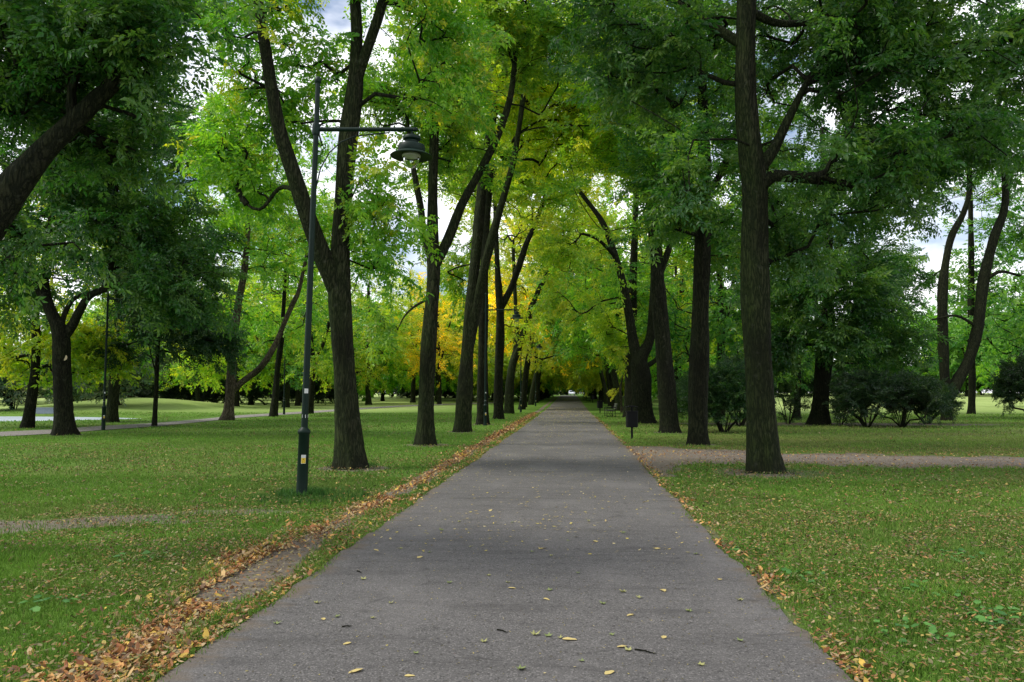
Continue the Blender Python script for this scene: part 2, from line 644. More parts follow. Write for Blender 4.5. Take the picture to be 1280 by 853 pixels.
def crown_mesh(name, skel_P, skel_R, targets, lod, g, twig_r=.011, bscale=1.0, center=None, flatten=.0, keep=None):
    """leaves on boughs placed at targets + the branches carrying them. All relative to tree origin."""
    if keep is not None:
        targets = targets[keep(targets)]
    P, par, cnt, own, tips = grow(skel_P, skel_R, targets, g)
    # ---- branches
    seg = 5 if lod < 2 else 4 if lod == 2 else 3
    BV, BF, off = [], [], 0
    Parr = np.array(P)
    rad = twig_r * np.maximum(cnt, .4) ** .48
    for i in range(own, len(P)):
        a, b = Parr[par[i]], Parr[i]
        ra = min(rad[par[i]] if par[i] >= own else rad[i] * 1.25, rad[i] * 1.5)
        rb = rad[i]
        d = b - a
        ln = np.linalg.norm(d)
        if ln < .02:
            continue
        d /= ln
        u = np.cross(d, [.3, .9, .1]); u /= np.linalg.norm(u) + 1e-9
        w = np.cross(d, u)
        an = np.arange(seg) * 2 * np.pi / seg
        ring = np.cos(an)[:, None] * u + np.sin(an)[:, None] * w
        BV.append(a - d * .01 + ring * ra)
        BV.append(b + d * .01 + ring * rb)
        k = np.arange(seg)
        BF.append(np.stack([off + k, off + (k + 1) % seg, off + seg + (k + 1) % seg, off + seg + k], 1))
        off += 2 * seg
    # ---- leaves
    LQ, LA = [], []
    cen = center if center is not None else targets.mean(0)
    for ti in tips:
        t = targets[ti]
        ip = tips[ti]
        pa = Parr[par[ip]]
        d = (t - pa)
        d = d / (np.linalg.norm(d) + 1e-6)
        out = t - cen
        out = out / (np.linalg.norm(out) + 1e-6)
        d = d * .6 + out * .7 + g.normal(0, .5, 3)
        d[2] = d[2] * .9 + .02
        d /= np.linalg.norm(d)
        s = np.cross([0, 0, 1.], d); s /= np.linalg.norm(s) + 1e-6
        n = np.cross(d, s)
        roll = g.normal(0, .7)
        s2 = s * math.cos(roll) + n * math.sin(roll)
        n2 = np.cross(d, s2)
        M = np.stack([d, s2, n2], 0) * (bscale * g.uniform(.65, 1.25))
        q, a = BOUGH[lod][g.integers(0, 6)]
        if g.random() < .5:
            q = q * np.array([1, -1, 1])
        LQ.append((q.reshape(-1, 3) - np.array([.35, 0, 0])) @ M + t)
        bg = g.random()
        LA.append(np.stack([np.repeat(a, 4), np.full(len(a) * 4, bg)], 1))
    LQ = np.concatenate(LQ)
    LA = np.concatenate(LA)
    nl = len(LQ)
    if BV:
        BVc = np.concatenate(BV); BFc = np.concatenate(BF)
    else:
        BVc = np.zeros((0, 3)); BFc = np.zeros((0, 4), int)
    V = np.concatenate([LQ, BVc])
    A = np.concatenate([LA, np.zeros((len(BVc), 2))])
    A = np.concatenate([A, np.zeros((len(A), 1))], 1)
    idx = np.concatenate([np.arange(nl), (BFc + nl).ravel()])
    mi = np.concatenate([np.zeros(nl // 4, int), np.ones(len(BFc), int)])
    me = np_mesh(name, V, 4, idx, ['leaf', 'bark_dark'], attr=A, mat_idx=mi, smooth=np.concatenate([np.zeros(nl // 4, bool), np.ones(len(BFc), bool)]))
    return me, nl // 4


def resample(P, Rd, step):
    P = np.asarray(P, float); Rd = np.asarray(Rd, float)
    s = np.concatenate([[0], np.cumsum(np.linalg.norm(np.diff(P, axis=0), axis=1))])
    n = max(3, int(s[-1] / step) + 1)
    t = np.linspace(0, s[-1], n)
    # Catmull-Rom through the points
    def cr(vals):
        out = np.zeros((n, vals.shape[1]))
        for j, tt in enumerate(t):
            i = min(np.searchsorted(s, tt, 'right') - 1, len(s) - 2)
            u = (tt - s[i]) / (s[i + 1] - s[i] + 1e-9)
            p1, p2 = vals[i], vals[i + 1]
            p0 = vals[i - 1] if i > 0 else 2 * p1 - p2
            p3 = vals[i + 2] if i + 2 < len(vals) else 2 * p2 - p1
            out[j] = .5 * (2 * p1 + (p2 - p0) * u + (2 * p0 - 5 * p1 + 4 * p2 - p3) * u * u + (3 * p1 - p0 - 3 * p2 + p3) * u ** 3)
        return out
    return cr(P), cr(Rd[:, None])[:, 0]


def stem_mesh(name, P, Rd, mat, flare=True, seg=20, step=.12, g=None):
    P, Rd = resample(P, Rd, step)
    n = len(P)
    a = np.arange(seg) * 2 * np.pi / seg
    ph = g.random(6) * 6.28
    h = np.concatenate([[0], np.cumsum(np.linalg.norm(np.diff(P, axis=0), axis=1))])
    T = np.gradient(P, axis=0); T /= np.linalg.norm(T, axis=1)[:, None]
    ref = np.array([1., 0, 0]) if abs(T[0][0]) < .8 else np.array([0, 1., 0])
    V = []
    for i in range(n):
        u = ref - T[i] * (ref @ T[i]); u /= np.linalg.norm(u)
        w = np.cross(T[i], u)
        ref = u
        r = Rd[i] * (1 + .05 * np.sin(3 * a + ph[0] + h[i] * .4) + .035 * np.sin(5 * a + ph[1] - h[i] * .7) + .02 * np.sin(9 * a + ph[2] + h[i] * 1.9))
        r = r * (1 + .05 * math.sin(h[i] * 1.9 + ph[3]))
        if flare:
            fl = math.exp(-h[i] / .34)
            r = r * (1 + fl * (.13 + .24 * np.maximum(0, np.sin(5 * a + ph[4])) + .10 * np.maximum(0, np.sin(3 * a + ph[5]))))
        r = r + Rd[i] * g.normal(0, .018, seg)
        V.append(P[i] + r[:, None] * (np.cos(a)[:, None] * u + np.sin(a)[:, None] * w))
    V = np.concatenate(V)
    k = np.arange(seg)
    Fq = np.concatenate([np.stack([i * seg + k, i * seg + (k + 1) % seg, (i + 1) * seg + (k + 1) % seg, (i + 1) * seg + k], 1) for i in range(n - 1)])
    # tip cap
    idx = np.concatenate([Fq.ravel(), (n - 1) * seg + k])
    fn = np.concatenate([np.full(len(Fq), 4), [seg]])
    return np_mesh(name, V, fn, idx, [mat], smooth=True), P, Rd


GREEN_DK = (.045, .132, .026)
GREEN = (.070, .20, .028)
GREEN_MD = (.12, .31, .028)
LIME = (.20, .36, .03)
GOLD = (.50, .50, .03)
BLUEG = (.09, .15, .09)
TOTAL = [0]
DENS = 1.25


def blob_points(g, c, r, n, spacing=None):
    """n points inside an ellipsoid, more in its outer half, clumpy"""
    d = g.normal(0, 1, (n * 4, 3)); d /= np.linalg.norm(d, axis=1)[:, None]
    rr = g.random(n * 4) ** .5
    P = d * rr[:, None] * np.array(r) + np.array(c)
    k = noise(P[:, 0] * 1.0 + P[:, 2] * .7, P[:, 1] + P[:, 2] * 1.3, 1.25, 1)
    order = np.argsort(-k + g.random(len(k)) * .42)
    return P[order[:n]]


FRONT = [(745, 262, 795, 400, 43), (928, 0, 962, 200, 16.5), (930, 200, 970, 590, 16.5), (412, 320, 452, 590, 17), (428, 40, 460, 160, 17), (382, 100, 398, 620, 12.2), (398, 158, 545, 208, 12.3), (328, 100, 345, 170, 16.8), (365, 210, 400, 320, 16.8),
         (862, 365, 888, 555, 25), (522, 290, 552, 555, 25), (575, 245, 632, 540, 34.5), (822, 340, 848, 540, 33), (1200, 240, 1262, 500, 47), (1170, 300, 1195, 500, 47), (784, 390, 822, 530, 43), (0, 215, 60, 280, 8.4), (1020, 460, 1040, 530, 41)]
CLEAR = []   # (u0,v0,u1,v1) windows in which the foliage is thin


def hero(name, label, cat, stems, blobs, col, yel, lod, mat='bark', seed=0, base=None, drift=.25, bscale=1.0, dens=1.0,
         group=None, twig=.009, gaps=True, seg=22, own_clear=()):
    """stems: list of [(u,v,width_px),...] first starts at the foot; blobs: (u,v,depth_off,rx,ry,rz,n)"""
    g = np.random.default_rng(1000 + seed)
    u0, v0, _ = stems[0][0]
    B = ground(u0, v0) if base is None else np.array(base)
    B[2] = gz(B[0], B[1])
    d0 = depth(B)
    root = empty(name, B, 0, label, cat, group)
    SP, SR = [], []
    dirs = []
    for si, st in enumerate(stems):
        dd = g.uniform(-1, 1) * drift
        P, Rd = [], []
        for j, (u, v, w) in enumerate(st):
            off = dd * max(0, (st[0][1] - v)) / F * d0 if si else .25 * dd * (v0 - v) / F * d0
            p = at(u, v, d0 + off) - B
            P.append(p); Rd.append(w * (d0 + off) / F / 2)
        P = np.array(P)
        if si:  # start the limb inside the stem it leaves
            allp = np.concatenate(SP)
            k = np.argmin(np.linalg.norm(allp - P[0], axis=1))
            P[0] = allp[k]
            nm = 'limb'
        else:
            P[0][2] = -.06
            P[0][:2] = 0
            nm = 'trunk'
        me, PP, RR = stem_mesh(nm, P, Rd, mat, flare=(si == 0), seg=seg if si == 0 else max(8, seg - 6), step=.15 if lod < 2 else .35, g=g)
        link(nm, me, root)
        SP.append(PP); SR.append(RR)
    skel = np.concatenate(SP)
    skr = np.concatenate(SR)
    sel = skel[:, 2] > 2.2
    skel, skr = skel[sel][::2], skr[sel][::2]
    T = []
    for (u, v, off, rx, ry, rz, n) in blobs:
        c = at(u, v, d0 + off) - B
        T.append(blob_points(g, c, (rx, ry, rz), max(3, int(n * dens * DENS * (.45 if v < -30 else 1)))))
    T = np.concatenate(T)
    T = T[T[:, 2] > 1.4]

    def keep(t):
        uu, vv, dd = proj(t + B)
        k = np.ones(len(t), bool)
        if gaps:
            for (a, b, c, d) in CLEAR:
                m = .4 * F / dd * bscale
                inside = (uu > a - m) & (uu < c + m) & (vv > b - m) & (vv < d + m)
                k &= ~(inside & (g.random(len(t)) < .93))
        mg = .45 * F / dd * bscale
        for (a, b, c, d) in own_clear:
            k &= ~((uu > a - mg) & (uu < c + mg) & (vv > b - mg) & (vv < d + mg * .5) & (dd < d0 + .3))
        mg = .75 * F / dd * bscale
        for (a, b, c, d, dz) in FRONT:
            k &= ~((uu > a - mg) & (uu < c + mg) & (vv > b - mg) & (vv < d + mg) & (dd < dz) & (g.random(len(t)) < .96))
        k &= dd > 2.5
        return k
    me, nl = crown_mesh('crown', skel, skr, T, lod, g, twig_r=twig, bscale=bscale, keep=keep, center=T.mean(0) * np.array([1, 1, .8]))
    o = link('crown', me, root)
    o.color = (*col, yel)
    TOTAL[0] += nl
    print(name, 'base', B.round(1), 'leaves', nl)
    return root


# ================================================================== WORLD AND SUN
SUN_EL, SUN_AZ = 50, 188   # azimuth of the light in the xy plane, degrees from +X
w = bpy.data.worlds.new('World')
scene.world = w
w.use_nodes = True
nt = w.node_tree
bg = nt.nodes['Background']
sky = N(nt, 'ShaderNodeTexSky')
sky.sky_type = 'NISHITA'
sky.sun_disc = False
sky.sun_elevation = R(SUN_EL)
sky.sun_rotation = R(90 - SUN_AZ)
sky.ozone_density = 1.5
tc = N(nt, 'ShaderNodeTexCoord')
sx = N(nt, 'ShaderNodeSeparateXYZ')
L(nt, tc.outputs['Generated'], sx.inputs[0])
cl = noise_n(nt, 3.2, 6, mapping(nt, tc.outputs['Generated'], (1, 1, 2.2)), .55)
cover = ramp(nt, cl, [(.38, 0.0), (.52, 1.0)])
shade = noise_n(nt, 6, 4, tc.outputs['Generated'])
white = mixc(nt, shade, (7.8, 8.2, 9.0), (13.5, 13.3, 13.4))
c = mixc(nt, cover, sky.outputs[0], white)
L(nt, c, bg.inputs['Color'])
bg.inputs['Strength'].default_value = SKY_STRENGTH = .15
sun_d = bpy.data.lights.new('sun', 'SUN')
sun_d.energy = 3.4
sun_d.angle = R(14)
sun_d.color = (1, .95, .86)
sun = bpy.data.objects.new('sun', sun_d)
COL.objects.link(sun)
_sd = Vector((math.cos(R(SUN_AZ)) * math.cos(R(SUN_EL)), math.sin(R(SUN_AZ)) * math.cos(R(SUN_EL)), math.sin(R(SUN_EL))))
sun.rotation_euler = _sd.to_track_quat('Z', 'Y').to_euler()
sun.location = (0, 0, 30)
scene.view_settings.view_transform = 'Standard'
scene.view_settings.look = 'None'
scene.view_settings.exposure = 0
cy = scene.cycles
cy.max_bounces = 10
cy.diffuse_bounces = 6
cy.transmission_bounces = 6
cy.glossy_bounces = 2
cy.use_denoising = True
cy.sample_clamp_indirect = 6

# ================================================================== GROUND
def px_path(rows, extra_l=(), jitter=0.0, n=6):
    Lp, Rp = [], []
    for u, v0, v1 in rows:
        a, b = ground(u, v1), ground(u, v0)
        Lp.append(a[:2]); Rp.append(b[:2])
    def dens(P, sd):
        P = np.array(P); out = []
        for q in range(len(P) - 1):
            m = max(2, int(np.linalg.norm(P[q + 1] - P[q]) / .25))
            for t in range(m):
                p = P[q] + (P[q + 1] - P[q]) * t / m
                out.append(p + jitter * (float(noise(p[0], p[1] + sd, .6, 3)) - .5) * np.array([.3, 1]))
        out.append(P[-1])
        return np.array(out)
    # same number of samples on both sides
    A_, B_ = np.array(Lp), np.array(Rp)
    L2, R2 = [], []
    for q in range(len(A_) - 1):
        m = max(2, int(np.linalg.norm(A_[q + 1] - A_[q]) / .3))
        for t in range(m):
            pa = A_[q] + (A_[q + 1] - A_[q]) * t / m
            pb = B_[q] + (B_[q + 1] - B_[q]) * t / m
            pa = pa + jitter * np.array([0, float(noise(pa[0], 5, .7, 3)) - .5])
            pb = pb + jitter * np.array([0, float(noise(pb[0], 55, .7, 3)) - .5])
            L2.append(pa); R2.append(pb)
    return L2, R2


DIRT = [(783, 558, 572), (792, 556, 585), (800, 556, 592), (808, 556, 592), (825, 558, 581), (860, 560, 577), (900, 562, 578), (1000, 566, 580), (1100, 568, 582), (1280, 571, 584), (1500, 574, 588), (1900, 580, 596)]
dl, dr = px_path(DIRT, jitter=.5)
DC = [((a + b) / 2, float(np.linalg.norm(np.array(a) - np.array(b))) / 2) for a, b in zip(dl, dr)]
DCx = np.array([c[0][0] for c in DC]); DCy = np.array([c[0][1] for c in DC]); DCh = np.array([c[1] for c in DC])
def xl(y):   # left edge of the asphalt
    y = np.asarray(y, float)
    return -2.30 + .18 * (noise(y, y * 0 + 3, 2.3, 3) - .5) + .12 * sstep(8, 30, y) + .12 * (noise(y, y * 0 + 8, .35, 3) - .5)


def xr(y):
    y = np.asarray(y, float)
    return 1.57 + .13 * (noise(y, y * 0 + 13, 2.1, 3) - .5) + .07 * sstep(12, 30, y) + .12 * (noise(y, y * 0 + 18, .35, 3) - .5)


TRUNKS = [tuple(ground(u_, v_)[:2]) for u_, v_ in ((437, 585), (532, 556), (578, 540), (603, 531), (955, 590), (873, 556), (837, 541), (806, 529), (80, 544), (139, 528), (285, 525))]


def verge(x, y):
    """the worn strip along the left edge of the asphalt, 0..1"""
    c = np.interp(y, [4, 6, 7, 8, 9.5, 14, 30], [-2.66, -2.70, -2.74, -2.82, -2.85, -2.75, -2.72])
    h = np.interp(y, [4, 5.6, 6.4, 7.8, 8.8, 14], [.06, .08, .24, .24, .08, .14])
    return sstep(h + .12, h - .06, np.abs(x - c) + .22 * (noise(x, y, .35, 3) - .5))


def ell(x, y, cx, cy_, rx, ry, s=.5):
    return sstep(1.25, .55, ((x - cx) / rx) ** 2 + ((y - cy_) / ry) ** 2 + s * (noise(x, y, .9, 3) - .5) * 2)


def soil_mask(x, y):
    s = verge(x, y)
    t = (x + 6.6) * .42 + 9.3            # bare worn line slanting over the near left lawn
    s = np.maximum(s, .60 * ell(x, y - t, -6.3, .2, 1.6, .55, 1.9))
    s = np.maximum(s, .55 * ell(x, y - .1 * x, -4.5, 11.1, 1.5, .3, 1.4))
    s = np.maximum(s, .6 * ell(x, y, 1.75, 19.5, .9, 3.2))
    s = np.maximum(s, .45 * ell(x, y, 4.1, 16.6, 1.3, 1.2))
    dcy = np.interp(x, DCx, DCy, left=-99, right=-99)
    s = np.maximum(s, sstep(1.35, .7, np.abs(y - dcy) / np.interp(x, DCx, DCh) + 1.0 * (noise(x, y, .6, 3) - .5)))
    for (tx, ty) in TRUNKS:
        s = np.maximum(s, .60 * ell(x, y, tx, ty, .75, .75, 1.0))
    s = np.maximum(s, .55 * sstep(.25, .0, np.abs(x - xr(y) - .05)) * sstep(.3, .6, noise(x, y, .8, 2)))
    s = np.maximum(s, .6 * ell(x, y, 13, 42, 9, 2.2))
    return s


def dry_mask(x, y):
    d = .40 * sstep(.47, .74, noise(x, y, 3.1, 4))
    d = d + .30 * sstep(2.0, 4.5, x) * sstep(.35, .6, noise(x + 50, y, 2.2, 3)) * sstep(4, 9, y)
    d = d + .35 * sstep(18, 22, y) * sstep(1, 3, x) * sstep(50, 40, y)
    d = d - .25 * sstep(60, 70, y)
    return np.clip(d, 0, 1)


nx, ny = len(XL), len(YL)
GX, GY = np.meshgrid(XL, YL)
GZ = gz(GX, GY)
near = (np.abs(GX) < 13) & (GY < 26)
GZ = GZ + near * .03 * (noise(GX, GY, .5, 3) - .5) * (1 - sstep(11, 13, np.abs(GX))) * (1 - sstep(22, 26, GY)) - near * .012
V = np.stack([GX.ravel(), GY.ravel(), GZ.ravel()], 1)
i, j = np.meshgrid(np.arange(nx - 1), np.arange(ny - 1))
k = (j * nx + i).ravel()
idx = np.stack([k, k + 1, k + nx + 1, k + nx], 1)
A = np.stack([soil_mask(V[:, 0], V[:, 1]), dry_mask(V[:, 0], V[:, 1]), V[:, 0] * 0], 1)
o = link('ground', np_mesh('ground', V, 4, idx, ['lawn'], attr=A, smooth=True))
tag(o, kind='structure')


def strip(name, left, right, mat, dz, nacross=6):
    """left/right: lists of xy"""
    n = len(left)
    V = []
    for a, b in zip(left, right):
        for q in np.linspace(0, 1, nacross + 1):
            x = a[0] + (b[0] - a[0]) * q; y = a[1] + (b[1] - a[1]) * q
            V.append((x, y, float(gz(x, y)) + (dz if 0 < q < 1 or name != 'dirt_path' else -.06)))
    m = nacross + 1
    Fc = [(i * m + j, i * m + j + 1, (i + 1) * m + j + 1, (i + 1) * m + j) for i in range(n - 1) for j in range(nacross)]
    o = link(name, np_mesh(name, V, 4, Fc, [mat], smooth=True))
    return tag(o, kind='structure')


ys = YL[(YL > -12) & (YL < 260)]
strip('asphalt_path', [(float(xl(y)), y) for y in ys], [(float(xr(y)), y) for y in ys], 'asphalt', .014)


dl2 = [a + (b - a) * (.16 + .22 * (float(noise(a[0], 3, .5, 3)) - .5)) for a, b in zip(dl, dr)]
dr2 = [b + (a - b) * (.16 + .22 * (float(noise(b[0], 33, .5, 3)) - .5)) for a, b in zip(dl, dr)]
strip('dirt_path', dl2, dr2, 'dirt', .006, 8)
SIDE = [(-500, 570, 578), (-200, 553, 560), (0, 540.5, 546.5), (66, 537.5, 542.8), (130, 533, 538), (200, 529, 533), (250, 524.5, 528), (300, 519.5, 522.7), (350, 516.5, 519.3), (400, 513.5, 516), (440, 510.8, 512.8), (500, 507.2, 508.8), (560, 505, 506.2), (620, 503.2, 504.2)]
sl, sr = px_path(SIDE, jitter=.15)
strip('side_path', sl, sr, 'old_asphalt', .02, 4)
SC = np.array([(a + b) / 2 for a, b in zip(sl, sr)])


def on_path(x, y, grow_=0.0):
    """inside the asphalt, the dirt path or the side path"""
    r = (x > xl(y) - grow_) & (x < xr(y) + grow_)
    cy_ = np.interp(x, DCx, DCy, left=-99, right=-99)
    ch = np.interp(x, DCx, DCh)
    r |= (np.abs(y - cy_) < ch * .8 + grow_)
    sy = SC[:, 1]; sxx = SC[:, 0]
    o_ = np.argsort(sy)
    cx_ = np.interp(y, sy[o_], sxx[o_])
    r |= (np.abs(x - cx_) < 1.9 + grow_) & (y > 28)
    return r


# pond
pv, pf = [], []
na = 64
for q in range(na):
    a = 2 * math.pi * q / na
    pv.append((-45 + 17 * 1.06 * math.cos(a), 49 + 7.5 * 1.06 * math.sin(a), -.16))
o = link('pond_water', np_mesh('pond_water', pv, [na], list(range(na)), ['water']))
tag(o, kind='structure')

# ================================================================== GRASS BLADES
def fan_sample(n, y0, y1, u0, u1, power=1.0):
    """points on the lawn inside the wedge the photograph looks over, evenly per m2"""
    y = np.sqrt(rng.random(n) * (y1 ** 2 - y0 ** 2) + y0 ** 2)
    u = u0 + (u1 - u0) * rng.random(n)
    return (u - VPX) / F * y * 1.0, y


def grass_band(n, y0, y1, h, wdt, u0=-120, u1=1420):
    x, y = fan_sample(n, y0, y1, u0, u1)
    s = soil_mask(x, y)
    cl = noise(x, y, .5, 3)
    keep = (~on_path(x, y, -.09 * rng.random(n) ** 2 * 1.0)) & (rng.random(n) > s * 1.25) & (rng.random(n) < .35 + 1.1 * cl)
    ch = sstep(.06, -.06, np.abs(x - xl(y)))    # sparse blades creeping over the edge
    x, y = x[keep], y[keep]
    pond = ((x + 45) / 17) ** 2 + ((y - 49) / 7.5) ** 2
    ok = pond > 1.1
    x, y = x[ok], y[ok]
    n = len(x)
    z = gz(x, y) - .008
    a = rng.random(n) * 2 * np.pi
    lean = rng.random(n) * .75
    la = rng.random(n) * 2 * np.pi
    lush = noise(x + 20, y, 1.3, 3)
    hh = h * (.4 + .8 * rng.random(n)) * (.35 + 1.5 * noise(x + 5, y + 3, .28, 2) * (.5 + lush))
    ww = wdt * (.6 + .8 * rng.random(n))
    b = np.stack([x, y, z], 1)
    wv = np.stack([np.cos(a), np.sin(a), 0 * a], 1) * ww[:, None] * .5
    lv = np.stack([np.cos(la), np.sin(la), 0 * a], 1) * (lean * hh)[:, None]
    up = np.stack([0 * a, 0 * a, hh * (1 - .35 * lean)], 1)
    V = np.stack([b - wv, b + wv, b + wv * .75 + up * .6 + lv * .35, b + up + lv * 1.15, b - wv * .75 + up * .6 + lv * .35], 1)
    dry = np.clip(dry_mask(x, y) * .9 + rng.normal(0, .12, n), 0, 1)[:, None]
    r = rng.random(n)[:, None]
    cd = np.array([[.055, .13, .016]]); cl_ = np.array([[.19, .37, .04]]); cy_ = np.array([[.27, .25, .09]])
    patch = noise(x + 70, y + 11, 4.5, 3)[:, None]
    tone = np.clip(.12 + .5 * r + .5 * (lush[:, None] - .35) + .7 * (patch - .5), 0, 1)
    c = (cd * (1 - tone) + cl_ * tone)
    sunny = (1 + .35 * sstep(14, 30, y))[:, None]  # far blades brightened, sunlight put into their colour
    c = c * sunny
    c = c * (1 - dry * .6) + cy_ * dry * .6 * (.5 + .7 * r)
    straw = (rng.random(n) < .05)[:, None]
    c = np.where(straw, cy_ * (.6 + .8 * r), c)
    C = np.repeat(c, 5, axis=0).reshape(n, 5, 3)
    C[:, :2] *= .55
    return V.reshape(-1, 3), C.reshape(-1, 3), n


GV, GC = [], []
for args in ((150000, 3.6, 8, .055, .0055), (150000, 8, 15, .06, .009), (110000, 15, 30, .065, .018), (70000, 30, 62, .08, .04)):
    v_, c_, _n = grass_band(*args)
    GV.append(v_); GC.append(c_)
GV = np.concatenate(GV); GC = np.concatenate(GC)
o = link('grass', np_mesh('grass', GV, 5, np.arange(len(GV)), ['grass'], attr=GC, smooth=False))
tag(o, 'short green park grass mixed with dry blades on the lawns', 'grass', kind='stuff')
print('grass blades', len(GV) // 5)
# taller rank tufts at feet of lamp post and tree trunks, and along the path edge
tv, tc_ = [], []
for (cx_, cy_, rr, n, h) in ((-4.12, 12.25, .38, 700, .13), (-4.72, 17.2, .55, 500, .10), (4.08, 16.7, .55, 250, .08), (-4.55, 25.4, .5, 300, .11), (-3.9, 12.0, .9, 700, .10)):
    for q in range(n):
        a = random.random() * 6.283; r = rr * random.random() ** .6
        x, y = cx_ + r * math.cos(a), cy_ + r * math.sin(a)
        hh = h * random.uniform(.5, 1.2); w_ = .011
        la = random.random() * 6.283; ll = hh * random.uniform(.1, .6)
        wa = random.random() * 6.283
        wx, wy = w_ * math.cos(wa) / 2, w_ * math.sin(wa) / 2
        tv += [(x - wx, y - wy, -.01), (x + wx, y + wy, -.01), (x + wx * .7 + ll * .4 * math.cos(la), y + wy * .7 + ll * .4 * math.sin(la), hh * .6), (x + ll * math.cos(la), y + ll * math.sin(la), hh), (x - wx * .7 + ll * .4 * math.cos(la), y - wy * .7 + ll * .4 * math.sin(la), hh * .6)]
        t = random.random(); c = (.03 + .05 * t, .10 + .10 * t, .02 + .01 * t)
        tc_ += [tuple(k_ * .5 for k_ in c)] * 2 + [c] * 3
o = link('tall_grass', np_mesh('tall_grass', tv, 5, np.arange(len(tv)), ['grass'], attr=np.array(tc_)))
tag(o, 'taller unmown grass around the foot of the lamp post and trunks', 'grass', kind='stuff')

# ================================================================== LEAF LITTER
def leaf_shapes(x, y, z, size, cols, tilt=.45, lift=.0):
    """curled fallen leaves, 6-gon each"""
    n = len(x)
    a = rng.random(n) * 2 * np.pi
    u = np.stack([np.cos(a), np.sin(a), rng.normal(0, tilt, n)], 1)
    u /= np.linalg.norm(u, axis=1)[:, None]
    nn = np.stack([rng.normal(0, tilt, n), rng.normal(0, tilt, n), np.ones(n)], 1)
    w_ = np.cross(u, nn); w_ /= np.linalg.norm(w_, axis=1)[:, None]
    up = np.cross(w_, u)
    up *= np.sign(up[:, 2:3])
    curl = (rng.random(n) * .35)[:, None] * size[:, None]
    asp = (.13 + .15 * rng.random(n))[:, None] * size[:, None]
    b = np.stack([x, y, z], 1)
    s = size[:, None]
    h = .06 * s + .006 + lift
    pts = [b - u * s * .5 + up * curl * .5, b - u * s * .18 + w_ * asp + up * curl * .35, b + u * s * .2 + w_ * asp * .85 + up * curl * .3,
           b + u * s * .55 + up * curl * .6, b + u * s * .2 - w_ * asp * .85 + up * curl * .3, b - u * s * .18 - w_ * asp + up * curl * .35]
    V = np.stack(pts, 1)
    low = V[:, :, 2].min(1, keepdims=True) - z[:, None]
    V[:, :, 2] += np.maximum(0, .003 - low) + lift
    C = np.repeat(cols[:, None], 6, 1)
    C[:, 0] *= .8; C[:, 3] *= .9
    return V.reshape(-1, 3), C.reshape(-1, 3)


PAL_OR = np.array([(.46, .21, .07), (.50, .27, .09), (.26, .10, .04), (.50, .34, .15), (.24, .11, .05), (.52, .35, .07), (.44, .32, .18), (.15, .09, .05)])
PAL_LAWN = np.array([(.22, .18, .07), (.16, .11, .05), (.27, .23, .12), (.22, .11, .045), (.13, .14, .05), (.32, .25, .07), (.09, .065, .04), (.30, .17, .06)])
PAL_ROAD = np.array([(.45, .36, .12), (.50, .42, .08), (.32, .25, .12), (.20, .18, .10), (.5, .42, .22)])


def pal(P, n):
    return P[rng.integers(0, len(P), n)] * (.65 + .6 * rng.random((n, 1)))


LV, LC = [], []
# the drift of orange leaves lying along the left edge
n = 32000
y = np.where(rng.random(n) < .36, 3.7 + 8.5 * rng.random(n) ** 1.2, 3.7 + 60 * rng.random(n) ** 1.2)
ctr = np.interp(y, [3.7, 5, 6, 7, 8, 9, 10, 14, 30], [-2.70, -2.66, -2.78, -3.06, -3.14, -2.98, -2.88, -2.76, -2.70])
x = ctr + rng.normal(0, 1, n) * (.115 + .02 * sstep(8, 4, y)) * np.where(rng.random(n) < .22, 2.8, 1)
cl_ = noise(x * .8, y, .55, 3)
bare = (np.abs(x + 2.73) < .23) & (y > 6.0) & (y < 8.1) & (rng.random(n) < .95)
ok = (x < xl(y) - .02 + .05 * rng.random(n)) & (rng.random(n) < (.15 + 1.6 * sstep(.33, .62, cl_))) & ~bare
x, y = x[ok], y[ok]
v_, c_ = leaf_shapes(x, y, gz(x, y) + rng.random(len(x)) * .012, np.clip(rng.lognormal(-3.25, .45, len(x)), .012, .085) * (1 + .5 * sstep(10, 30, y)), pal(PAL_OR, len(x)))
LV.append(v_); LC.append(c_)
print('drift leaves', len(x))
# thin line of leaves between verge and asphalt, and along the right edge
n = 5200
y = 3.7 + 50 * rng.random(n) ** 1.7
sd = rng.random(n) < .45
x = np.where(sd, xl(y) - np.abs(rng.normal(.05, .07, n)), xr(y) + np.abs(rng.normal(.03, .10, n)))
ok = noise(x, y, .5, 3) + .25 * rng.random(n) > .55
x, y = x[ok], y[ok]
v_, c_ = leaf_shapes(x, y, gz(x, y) + .012 + rng.random(len(x)) * .01, np.clip(rng.normal(.05, .014, len(x)), .02, .09), pal(PAL_OR, len(x)))
LV.append(v_); LC.append(c_)
# leaves all over the lawns
for n, y0, y1, s_, thr in ((60000, 3.7, 11, .036, .34), (50000, 11, 24, .048, .34), (12000, 24, 60, .075, .42)):
    x, y = fan_sample(n, y0, y1, -120, 1420)
    near_t = sum(np.exp(-((x - a_) ** 2 + (y - b_) ** 2) / 1.2) for a_, b_ in TRUNKS)
    dens = .25 * near_t + .55 * noise(x, y, 1.3, 3) + .45 * noise(x + 9, y, .33, 2) + .10 * (x > 0) + .30 * sstep(3.4, 2.6, np.abs(x)) + .22 * sstep(3.0, .5, np.abs(y - np.interp(x, DCx, DCy, left=-99, right=-99)))
    ok = ~on_path(x, y, .0) & (rng.random(n) < sstep(thr + .05, thr + .28, dens)) & (((x + 45) / 17) ** 2 + ((y - 49) / 7.5) ** 2 > 1.2)
    x, y = x[ok], y[ok]
    v_, c_ = leaf_shapes(x, y, gz(x, y) + .012 + rng.random(len(x)) * .03, s_ * (.5 + .8 * rng.random(len(x))), pal(PAL_LAWN, len(x)), tilt=.35)
    LV.append(v_); LC.append(c_)
